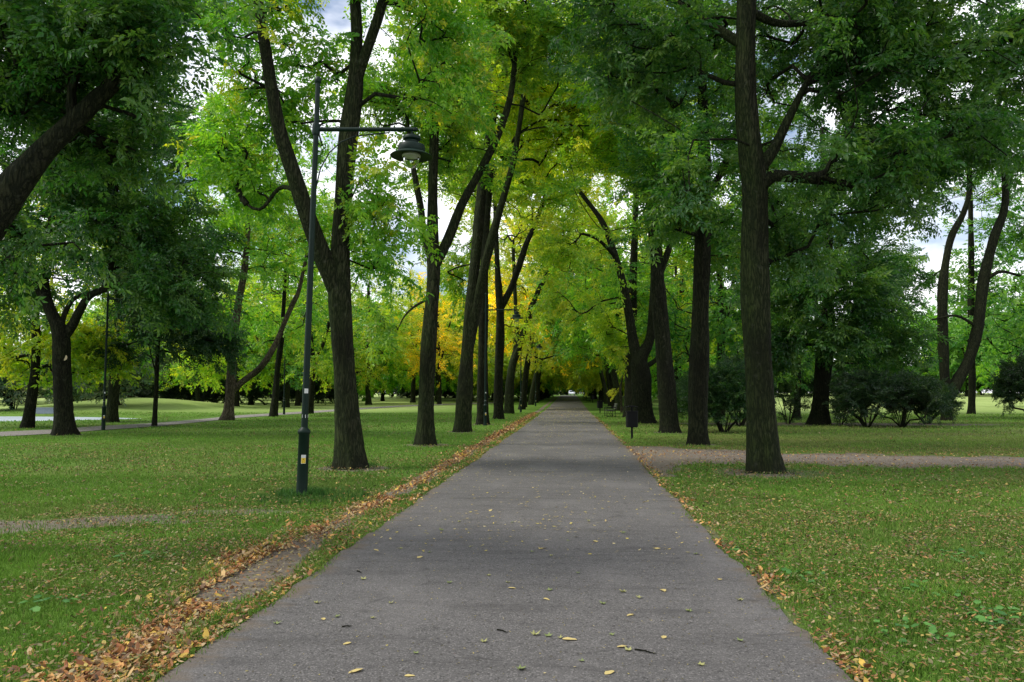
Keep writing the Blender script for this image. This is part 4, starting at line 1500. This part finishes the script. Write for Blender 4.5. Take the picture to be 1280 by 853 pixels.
hero('young_tree', 'slender dark stemmed young tree with a wide drooping crown over the left lawn', 'tree',
     [[(193, 533, 6), (195, 490, 5.5), (197, 440, 5), (198, 400, 5), (199, 340, 4), (201, 280, 2.5)],
      [(198, 395, 3), (225, 375, 2.5), (260, 385, 2)], [(198, 410, 3), (170, 385, 2.5), (150, 385, 1.5)], [(195, 470, 2), (188, 440, 1.5), (186, 420, 1)]],
     [(200, 400, 0, 2.6, 2.4, 1.2, 90), (235, 420, 0, 1.9, 1.6, 1.3, 70), (270, 440, 0, 1.0, 1.2, .9, 26), (200, 340, 0, 3, 2.8, 1.5, 110), (160, 430, .4, 1.2, 1.2, .8, 26)],
     (.03, .085, .032), .05, 1, 'bark_dark', 25, own_clear=[(185, 455, 210, 540)], seg=12, drift=.1)
hero('park_tree', 'pale brown trunk at the side path, long bare limb curving off right', 'tree',
     [[(285, 525.5, 17), (287, 505, 12), (289, 470, 11), (291, 430, 10), (298, 380, 9), (305, 340, 8), (310, 290, 6), (318, 200, 4)],
      [(290, 490, 9), (303, 477, 8), (325, 460, 8), (342, 435, 7), (355, 405, 6), (366, 380, 6), (374, 362, 5), (385, 310, 3)]],
     [(300, 280, 0, 4.5, 4.5, 3, 150), (370, 300, 0, 3, 3, 2.6, 80), (270, 400, 1, 2.2, 2, 1.6, 40), (330, 200, 0, 5, 5, 3, 90)], GREEN_MD, .30, 2, 'bark_pale', 26, own_clear=[(276, 450, 380, 526), (280, 330, 312, 470), (330, 370, 378, 460)], seg=18)
hero('park_tree', 'slim mossy trunk just left of the tall lamp post, by the side path', 'tree',
     [[(342, 521, 10), (345, 490, 8), (347, 460, 7), (351, 430, 7), (354, 390, 5), (358, 320, 4)]],
     [(350, 400, 1, 4, 4, 2.0, 80), (360, 300, 0, 5.5, 5, 4, 140)], GREEN_MD, .3, 2, 'bark_dark', 27, own_clear=[(336, 465, 350, 522)], seg=16)
hero('park_tree', 'forked slim tree by the side path between the tall lamp post and the stout trunk', 'tree',
     [[(387, 517.5, 10), (389, 490, 8), (391, 460, 7), (388, 420, 6), (386, 360, 4)], [(391, 462, 6), (402, 435, 5), (408, 415, 5), (420, 370, 3)]],
     [(400, 400, 1, 4, 4, 2.0, 80), (395, 300, 0, 5.5, 5, 4.5, 140), (395, 455, -1, 2.0, 2, 1.0, 24)], LIME, .3, 2, 'bark_dark', 28, own_clear=[(380, 480, 396, 518)], seg=16)

# --- right lawn
hero('park_tree', 'thick black trunk left of the big bush on the right lawn', 'tree',
     [[(1024, 531, 24), (1026, 500, 20), (1030, 450, 19), (1034, 400, 16), (1036, 330, 12), (1032, 250, 9), (1028, 160, 6)],
      [(1036, 330, 7), (1060, 290, 5), (1085, 250, 4)]],
     [(1010, 360, -.5, 3.4, 3, 2.2, 130), (1090, 360, 0, 2.8, 2.6, 2.4, 110), (1040, 240, 0, 5, 4.5, 3, 115), (1050, 430, -.8, 2.3, 2, 1.3, 70), (985, 430, -.5, 1.5, 1.5, 1.4, 44), (1120, 440, 0, 1.4, 1.4, 1.6, 30)],
     GREEN_DK, .06, 1, 'bark_dark', 31, own_clear=[(1012, 470, 1040, 532)], bscale=1.35, seg=24)
hero('park_tree', 'narrow dark trunk between the massive furrowed one and the thick black one', 'tree',
     [[(996, 523, 9), (997, 480, 8), (998, 430, 7), (1000, 350, 5), (1002, 260, 3)]],
     [(985, 380, 0, 3.5, 3, 2.5, 90), (1000, 270, 0, 4, 4, 3, 90)], GREEN_DK, .05, 2, 'bark_dark', 32, own_clear=[(990, 455, 1004, 524)], seg=14)
hero('park_tree', 'narrow trunk rising out of the left half of the big bush', 'tree',
     [[(1080, 522, 8), (1080, 470, 7), (1079, 400, 7), (1078, 330, 6), (1076, 250, 4)]],
     [(1095, 330, 0, 3.0, 3, 2.8, 80), (1085, 230, 0, 4.5, 4, 3, 100)], GREEN_DK, .05, 2, 'bark_dark', 33, own_clear=[(1072, 380, 1086, 520)], seg=14)
hero('forked_tree', 'black twin stemmed tree right of the big bush, one stem upright and one swinging right', 'tree',
     [[(1184, 526, 12), (1182, 495, 12), (1180, 460, 12), (1178, 420, 12), (1178, 370, 12), (1182, 330, 9), (1190, 295, 8), (1205, 265, 7), (1212, 230, 6), (1205, 160, 4)],
      [(1184, 505, 13), (1196, 478, 14), (1211, 450, 13), (1222, 410, 13), (1230, 350, 13), (1242, 300, 11), (1255, 262, 9), (1256, 220, 8), (1250, 160, 6), (1246, 90, 4)],
      [(1232, 350, 5), (1250, 340, 4), (1275, 345, 3)], [(1222, 408, 4), (1195, 395, 3), (1165, 400, 2)], [(1252, 200, 4), (1270, 170, 3), (1290, 150, 2)]],
     [(1215, 180, 0, 4.6, 4, 2.3, 130), (1160, 330, 1, 2.2, 2.5, 1.8, 50), (1275, 300, 0, 1.8, 2, 3.0, 44), (1210, 80, 0, 5, 5, 2.5, 80), (1270, 400, -1, 1.5, 2, 1.8, 40)],
     GREEN, .12, 1, 'bark_dark', 34, own_clear=[(1168, 255, 1200, 520), (1196, 240, 1262, 500)], bscale=1.35, seg=22)
hero('park_tree', 'straight slim trunk on the meadow edge seen behind the swinging stem on the right', 'tree',
     [[(1214, 518, 9), (1215, 470, 8), (1214, 400, 8), (1214, 320, 7), (1213, 240, 5), (1212, 160, 3)]],
     [(1215, 220, 0, 4.5, 4, 3.5, 80), (1160, 420, 1.5, 3, 3, 1.8, 30)], GREEN, .15, 2, 'bark_dark', 35, own_clear=[(1206, 300, 1222, 518)], seg=14)
# round pale scar on the trunk
sc_root = [o for o in bpy.data.objects if o.get('label', '').startswith('dark tree with a pale round')][0]
p = at(80, 447, 1.0)
d_s = depth(np.array(sc_root.location)); r_s = 20 * d_s / F / 2
p = at(79.5, 447, d_s - (r_s + .045))
m = MB(); m.lathe([(.12, -.12), (.125, .01), (.12, .03), (.10, .034)], 20)
sc = m.build('sawn_scar', 'cut_wood', sc_root)
sc.location = [float(a - b) for a, b in zip(p, sc_root.location)]
dv = Vector([float(a) for a in (CAMP - p)]); dv.z = 0
sc.rotation_euler = dv.to_track_quat('Z', 'Y').to_euler()


# ---------------------------------------------------------------- shared kinds of tree for the rest of the park
def pool_tree(seed, H, rad, clear_, lod, n, lean=0, fork=False, seg=14, base_r=.3, bs=1.0, sq=1.0):
    g = np.random.default_rng(5000 + seed)
    hs = np.linspace(0, H * .82, 8)
    wob = g.normal(0, .12, (8, 2)).cumsum(0) * .35
    P = [np.array([lean * (h / H) ** 1.3 * 2 + wob[i][0] * (i > 0), wob[i][1] * (i > 0), h if i else -.06]) for i, h in enumerate(hs)]
    Rd = [base_r * (1 - .82 * (h / H)) for h in hs]
    stems = [stem_mesh('trunk', P, Rd, 'bark_dark' if seed % 3 else 'bark', seg=seg, step=.5, g=g)]
    if fork:
        k = 2
        a = g.random() * 6.28
        Q = [P[k]] + [P[k] + np.array([math.cos(a) * t * rad * .5, math.sin(a) * t * rad * .5, (H * .8 - P[k][2]) * t ** .8]) for t in (.25, .5, .75, 1)]
        stems.append(stem_mesh('limb', Q, [Rd[k] * .75, Rd[k] * .6, Rd[k] * .5, Rd[k] * .35, Rd[k] * .15], 'bark_dark', flare=False, seg=8, step=.6, g=g))
    sk = np.concatenate([s[1] for s in stems]); sr = np.concatenate([s[2] for s in stems])
    sel = sk[:, 2] > clear_ * .8
    sk, sr = sk[sel], sr[sel]
    c = np.array([lean, 0, (H + clear_) / 2])
    T = blob_points(g, c, (rad, rad, (H - clear_) / 2 * sq), int(n * .74))
    for q in range(4):
        a = g.random() * 6.28
        cc = c + np.array([math.cos(a) * rad * .6, math.sin(a) * rad * .6, -(H - clear_) * g.uniform(.15, .36)])
        T = np.concatenate([T, blob_points(g, cc, (rad * .45, rad * .45, (H - clear_) * .14), int(n * .09))])
    T = T[T[:, 2] > clear_ * .72]
    me, nl = crown_mesh('crown', sk, sr, T, lod, g, twig_r=.02 if lod > 2 else .014, bscale=bs, center=c)
    return [s[0] for s in stems], me, nl


POOL = {
    'avenue': [pool_tree(1, 17, 5.6, 4.2, 2, 380, 1.9, True, bs=1.15), pool_tree(2, 18, 5.8, 3.8, 2, 380, 1.5, False, bs=1.15), pool_tree(3, 16, 5.6, 4.4, 2, 360, 2.2, True, bs=1.15)],
    'far': [pool_tree(11, 17, 5.6, 2.6, 3, 340, 1.4, True, 10, bs=1.1), pool_tree(12, 19, 6.0, 3.4, 3, 360, 1.6, False, 10, bs=1.1), pool_tree(13, 15, 5.0, 2.2, 3, 280, 0, False, 10, bs=1.1)],
    'park': [pool_tree(21, 16, 5.6, 2.2, 2, 300, 0, True, bs=1.25), pool_tree(22, 19, 6.0, 3.0, 2, 320, .5, True, bs=1.25), pool_tree(23, 13, 5.2, 1.6, 2, 270, 0, False, bs=1.25)],
}
print('pool', {k: [p[2] for p in v] for k, v in POOL.items()})


def place(kind, i, x, y, rz, s, col, yel, label, group, name='park_tree', cat='tree', sz=None):
    st, cm, nl = POOL[kind][i]
    r = empty(name, (x, y, float(gz(x, y))), rz, label, cat, group)
    r.scale = (s, s, sz or s)
    for me in st:
        link(me.name.split('.')[0], me, r)
    o = link('crown', cm, r)
    v = random.uniform(.8, 1.25)
    o.color = (col[0] * v, col[1] * v, col[2] * v, yel)
    return r


# rows of the avenue going on into the distance (trees lean in over the asphalt)
LEFT_Y = [74.5, 84, 95, 106, 117, 129, 141, 154, 167, 181, 196]
for q, y in enumerate(LEFT_Y):
    k = 'avenue' if y < 110 else 'far'
    yel = [.85, .6, .85, .5, .7, .4, .6, .45, .6, .5, .4][q]
    c = [GOLD, LIME, GOLD, GREEN_MD, LIME, GREEN_MD, LIME, GREEN, LIME, GREEN_MD, GREEN][q]
    place(k, q % 3, -4.6 + random.uniform(-.3, .3), y, random.uniform(-.7, .7), random.uniform(.92, 1.08), c, yel,
          'one of the similar trees continuing the left row far down the avenue', 'far trees of the left avenue row', 'avenue_tree')
RIGHT_Y = [62, 71, 80, 90, 101, 112, 124, 136, 149, 163, 178, 193]
for q, y in enumerate(RIGHT_Y):
    k = 'avenue' if y < 110 else 'far'
    yel = [.2, .3, .35, .55, .5, .6, .5, .5, .6, .45, .4, .4][q]
    c = [GREEN_MD, GREEN, LIME, GREEN_MD, LIME, LIME, GREEN_MD, LIME, GREEN_MD, LIME, GREEN, GREEN][q]
    place(k, (q + 1) % 3, 4.5 + random.uniform(-.3, .3), y, math.pi + random.uniform(-.7, .7), random.uniform(.92, 1.08), c, yel,
          'one of the similar trees continuing the right row far down the avenue', 'far trees of the right avenue row', 'avenue_tree')
# second row behind the right one, trunks seen between
for q, (x, y) in enumerate([(9.5, 52), (8.8, 66), (9.6, 78), (9, 92), (10.5, 108), (9.5, 125), (11, 145), (16, 118), (19, 140), (14, 160)]):
    place('park' if y < 95 else 'far', q % 3, x, y, random.random() * 6, random.uniform(.9, 1.1), [GREEN, LIME, GREEN_MD][q % 3], [.15, .45, .25][q % 3],
          'one of the trees in the second row behind the right side of the avenue', 'trees behind the right avenue row')
# left woodland beyond the open lawn and side path
g_ = random.Random(5)
WOOD = [(-24, 94, 'pale'), (-21.6, 107, ''), (-26.5, 100, ''), (-20.5, 122, ''), (-14.5, 118, ''), (-11.5, 135, ''), (-15, 150, ''), (-21, 150, ''), (-28, 118, ''), (-9.5, 160, ''),
        (-31, 88, ''), (-33, 76, ''), (-28.5, 80, ''), (-38, 92, ''), (-36, 106, ''), (-45, 100, ''), (-52, 96, ''), (-61, 102, ''), (-70, 96, ''), (-80, 104, ''), (-44, 118, ''), (-57, 122, ''), (-72, 124, ''), (-90, 112, ''), (-34, 132, ''), (-46, 140, ''), (-62, 146, ''), (-84, 140, ''), (-26, 168, ''), (-12, 185, ''), (-38, 170, '')]
for q, (x, y, t) in enumerate(WOOD):
    c, yel = [(LIME, .42), (GREEN_MD, .2), (GREEN, .1), (LIME, .6), (GREEN_MD, .15)][(q * 3 + q // 4) % 5]
    place('park' if y < 112 else 'far', q % 3, x + g_.uniform(-.6, .6), y, g_.random() * 6, g_.uniform(.9, 1.15), c, yel,
          'one of the trees of the woodland closing the view beyond the left lawn and pond', 'woodland trees beyond the left lawn')
for q in range(14):
    x = -34 + q * 5.4 + g_.uniform(-1.5, 1.5); y = 262 + g_.uniform(-14, 14)
    place('far', q % 3, x, y, g_.random() * 6, g_.uniform(.9, 1.1), [GREEN_MD, LIME][q % 2], .25, 'one of the trees closing the far end of the avenue', 'trees at the far end of the avenue')
for q, (x, y, c, yel) in enumerate([(-16, 98, GOLD, .55), (-11.5, 108, LIME, .4), (-18.5, 112, GREEN_MD, .3), (-24, 128, LIME, .2), (-32, 116, GREEN_MD, .15), (-40, 84, GREEN_MD, .3), (-50, 88, LIME, .3), (-60, 90, GREEN, .1),
                                      (-70, 88, GREEN_MD, .3), (-12, 125, LIME, .5), (-17.5, 135, GREEN, .2), (-28, 142, GREEN_MD, .2)]):
    place('park' if y < 120 else 'far', (q + 1) % 3, x, y, g_.random() * 6, g_.uniform(.8, 1.0), c, yel, 'one of the trees of the woodland closing the view beyond the left lawn and pond', 'woodland trees beyond the left lawn')
# right: tree line behind the meadow
for q in range(26):
    x = 22 + q * 4.6 + g_.uniform(-1, 1); y = 128 + 16 * (q % 3) + g_.uniform(-4, 4) + .1 * x
    c, yel = [(GREEN, .08), (GREEN_MD, .15), (LIME, .3), (GREEN_DK, .05)][(q * 5 + q // 3) % 4]
    place('far', q % 3, x, y, g_.random() * 6, g_.uniform(.85, 1.1), c, yel, 'one of the trees of the tree line behind the right meadow', 'tree line behind the right meadow')
for q, (x, y, c, yel) in enumerate([(44, 78, GREEN_MD, .15), (34, 60, GREEN, .1), (56, 100, GREEN, .05)]):
    place('park', q % 3, x, y, g_.random() * 6, g_.uniform(.9, 1.1), c, yel, 'one of the leafy trees standing out on the right meadow', 'trees out on the right meadow')


# ---------------------------------------------------------------- shrubs
def pool_shrub(seed, w_, h_, lod, n, bs):
    g = np.random.default_rng(9000 + seed)
    T = blob_points(g, (0, 0, h_ * .5), (w_ / 2, w_ / 2, h_ * .52), n)
    T = T[T[:, 2] > .12]
    sk = np.array([[math.cos(a) * .1, math.sin(a) * .1, .0] for a in np.arange(0, 6.2, 1.05)])
    me, nl = crown_mesh('foliage', sk, np.full(len(sk), .02), T, lod, g, twig_r=.006, bscale=bs, center=np.array([0, 0, h_ * .2]))
    return me


SH = [pool_shrub(1, 2.6, 2.4, 1, 330, .6), pool_shrub(2, 3.0, 2.0, 1, 330, .6), pool_shrub(3, 4.0, 3.4, 2, 280, .9), pool_shrub(4, 4.5, 2.8, 2, 280, .9), pool_shrub(5, 2.2, 1.3, 1, 34, .6)]


def shrub(i, u, v, sx_, sz_, col, yel, label, group=None, xy=None):
    p = ground(u, v) if xy is None else np.array([xy[0], xy[1], float(gz(*xy))])
    r = empty('shrub', (p[0], p[1], gz(p[0], p[1])), random.random() * 6.28, label, 'bush', group)
    r.scale = (sx_, sx_, sz_)
    o = link('foliage', SH[i], r)
    o.color = (*col, yel)
    m_ = MB()
    for q in range(6):
        a = q * 1.05
        m_.tube([(math.cos(a) * .08, math.sin(a) * .08, -.05), (math.cos(a) * .3, math.sin(a) * .3, .6), (math.cos(a) * .6, math.sin(a) * .6, 1.3)], [.022, .016, .008], 6)
    m_.build('stem', 'bark_dark', r)
    return r


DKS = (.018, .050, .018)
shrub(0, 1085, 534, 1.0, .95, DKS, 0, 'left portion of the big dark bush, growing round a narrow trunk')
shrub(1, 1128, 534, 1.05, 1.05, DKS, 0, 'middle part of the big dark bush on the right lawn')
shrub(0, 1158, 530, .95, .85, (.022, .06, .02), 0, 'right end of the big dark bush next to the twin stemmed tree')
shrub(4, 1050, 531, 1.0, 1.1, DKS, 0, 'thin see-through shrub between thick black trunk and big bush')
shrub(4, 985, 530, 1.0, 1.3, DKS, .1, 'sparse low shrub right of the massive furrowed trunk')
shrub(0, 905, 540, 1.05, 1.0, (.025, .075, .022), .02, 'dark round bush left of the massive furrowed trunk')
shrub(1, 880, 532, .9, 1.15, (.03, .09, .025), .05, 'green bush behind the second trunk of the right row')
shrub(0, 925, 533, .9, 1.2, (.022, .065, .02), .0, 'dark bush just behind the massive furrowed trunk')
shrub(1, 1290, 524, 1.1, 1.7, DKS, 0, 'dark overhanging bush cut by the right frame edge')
for q in range(20):
    x = -30 - q * 2.4 + g_.uniform(-1, 1); y = 84 + 10 * (q % 2) + g_.uniform(-2, 2) + max(0, (-30 - x)) * .15
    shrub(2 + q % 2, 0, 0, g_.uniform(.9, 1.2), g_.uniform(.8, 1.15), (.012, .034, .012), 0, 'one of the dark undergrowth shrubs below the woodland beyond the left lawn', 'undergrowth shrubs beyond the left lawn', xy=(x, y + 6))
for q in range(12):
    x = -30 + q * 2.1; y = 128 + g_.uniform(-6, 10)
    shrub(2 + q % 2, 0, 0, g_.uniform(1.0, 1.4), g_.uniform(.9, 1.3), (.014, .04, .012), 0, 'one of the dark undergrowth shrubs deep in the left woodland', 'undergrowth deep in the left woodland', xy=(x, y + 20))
for q, (u, v) in enumerate([(96, 511.5), (112, 511), (128, 511), (18, 512), (150, 510.5)]):
    shrub(2 + q % 2, u, v, 1.5, 1.5, BLUEG, 0, 'one of the pale grey green shrubs on the bank behind the pond', 'grey green shrubs behind the pond')
for q in range(16):
    x = 8 + q * 3.2; y = 150 + g_.uniform(-6, 6) - (12 if q > 4 else 0)
    shrub(2 + q % 2, 0, 0, g_.uniform(1.0, 1.3), g_.uniform(.8, 1.2), (.018, .05, .016), 0, 'one of the dark shrubs at the foot of the tree line behind the meadow', 'shrubs along the far meadow edge', xy=(x, y))

for q in range(22):
    x = -36 + q * 3.6 + g_.uniform(-1, 1)
    shrub(2 + q % 2, 0, 0, g_.uniform(1.3, 1.7), g_.uniform(1.0, 1.5), (.05, .12, .03), 0, 'one of the shrubs filling in under the trees at the far end of the avenue', 'shrubs at the far end of the avenue', xy=(x, (268 if abs(x) < 4 else 246) + g_.uniform(-5, 5)))
for q in range(40):
    x = -44 + (q // 2) * 4.6 + g_.uniform(-.8, .8)
    shrub(2 + q % 2, 0, 0, g_.uniform(1.6, 2.0), g_.uniform(1.1, 1.7), (.07, .16, .035), .1, 'one of the shrubs filling in under the trees at the far end of the avenue', 'shrubs at the far end of the avenue', xy=(x, 276 + 16 * (q % 2)))
for q in range(30):
    x = 20 + q * 4.2
    shrub(2 + q % 2, 0, 0, g_.uniform(1.4, 2.0), g_.uniform(1.2, 1.9), (.03, .08, .022), 0, 'one of the shrubs in the hedge line behind the right meadow', 'hedge line behind the right meadow', xy=(x, 138 + .15 * x + g_.uniform(-4, 4)))
for q in range(24):
    x = -22 - q * 4.0
    shrub(2 + q % 2, 0, 0, g_.uniform(1.4, 1.9), g_.uniform(1.1, 1.6), (.016, .045, .014), 0, 'one of the shrubs in the dark band deep behind the pond', 'dark shrub band deep behind the pond', xy=(x, 150 + g_.uniform(-5, 5)))

# yellow sapling right of the path
hero('sapling', 'pale stemmed young tree with sparse yellow leaves beside the nearest bench', 'tree',
     [[(777, 516, 3.0), (776.5, 500, 2.6), (776, 485, 2.2), (779, 468, 1.6), (782, 455, 1.0)]],
     [(786, 470, 0, .8, .9, .7, 20), (768, 490, 0, .5, .6, .3, 10), (792, 462, 0, .5, .7, .5, 12)], GOLD, .95, 1, 'bark_pale', 41, seg=10, gaps=False, bscale=.55)
print('hero leaves', TOTAL[0])
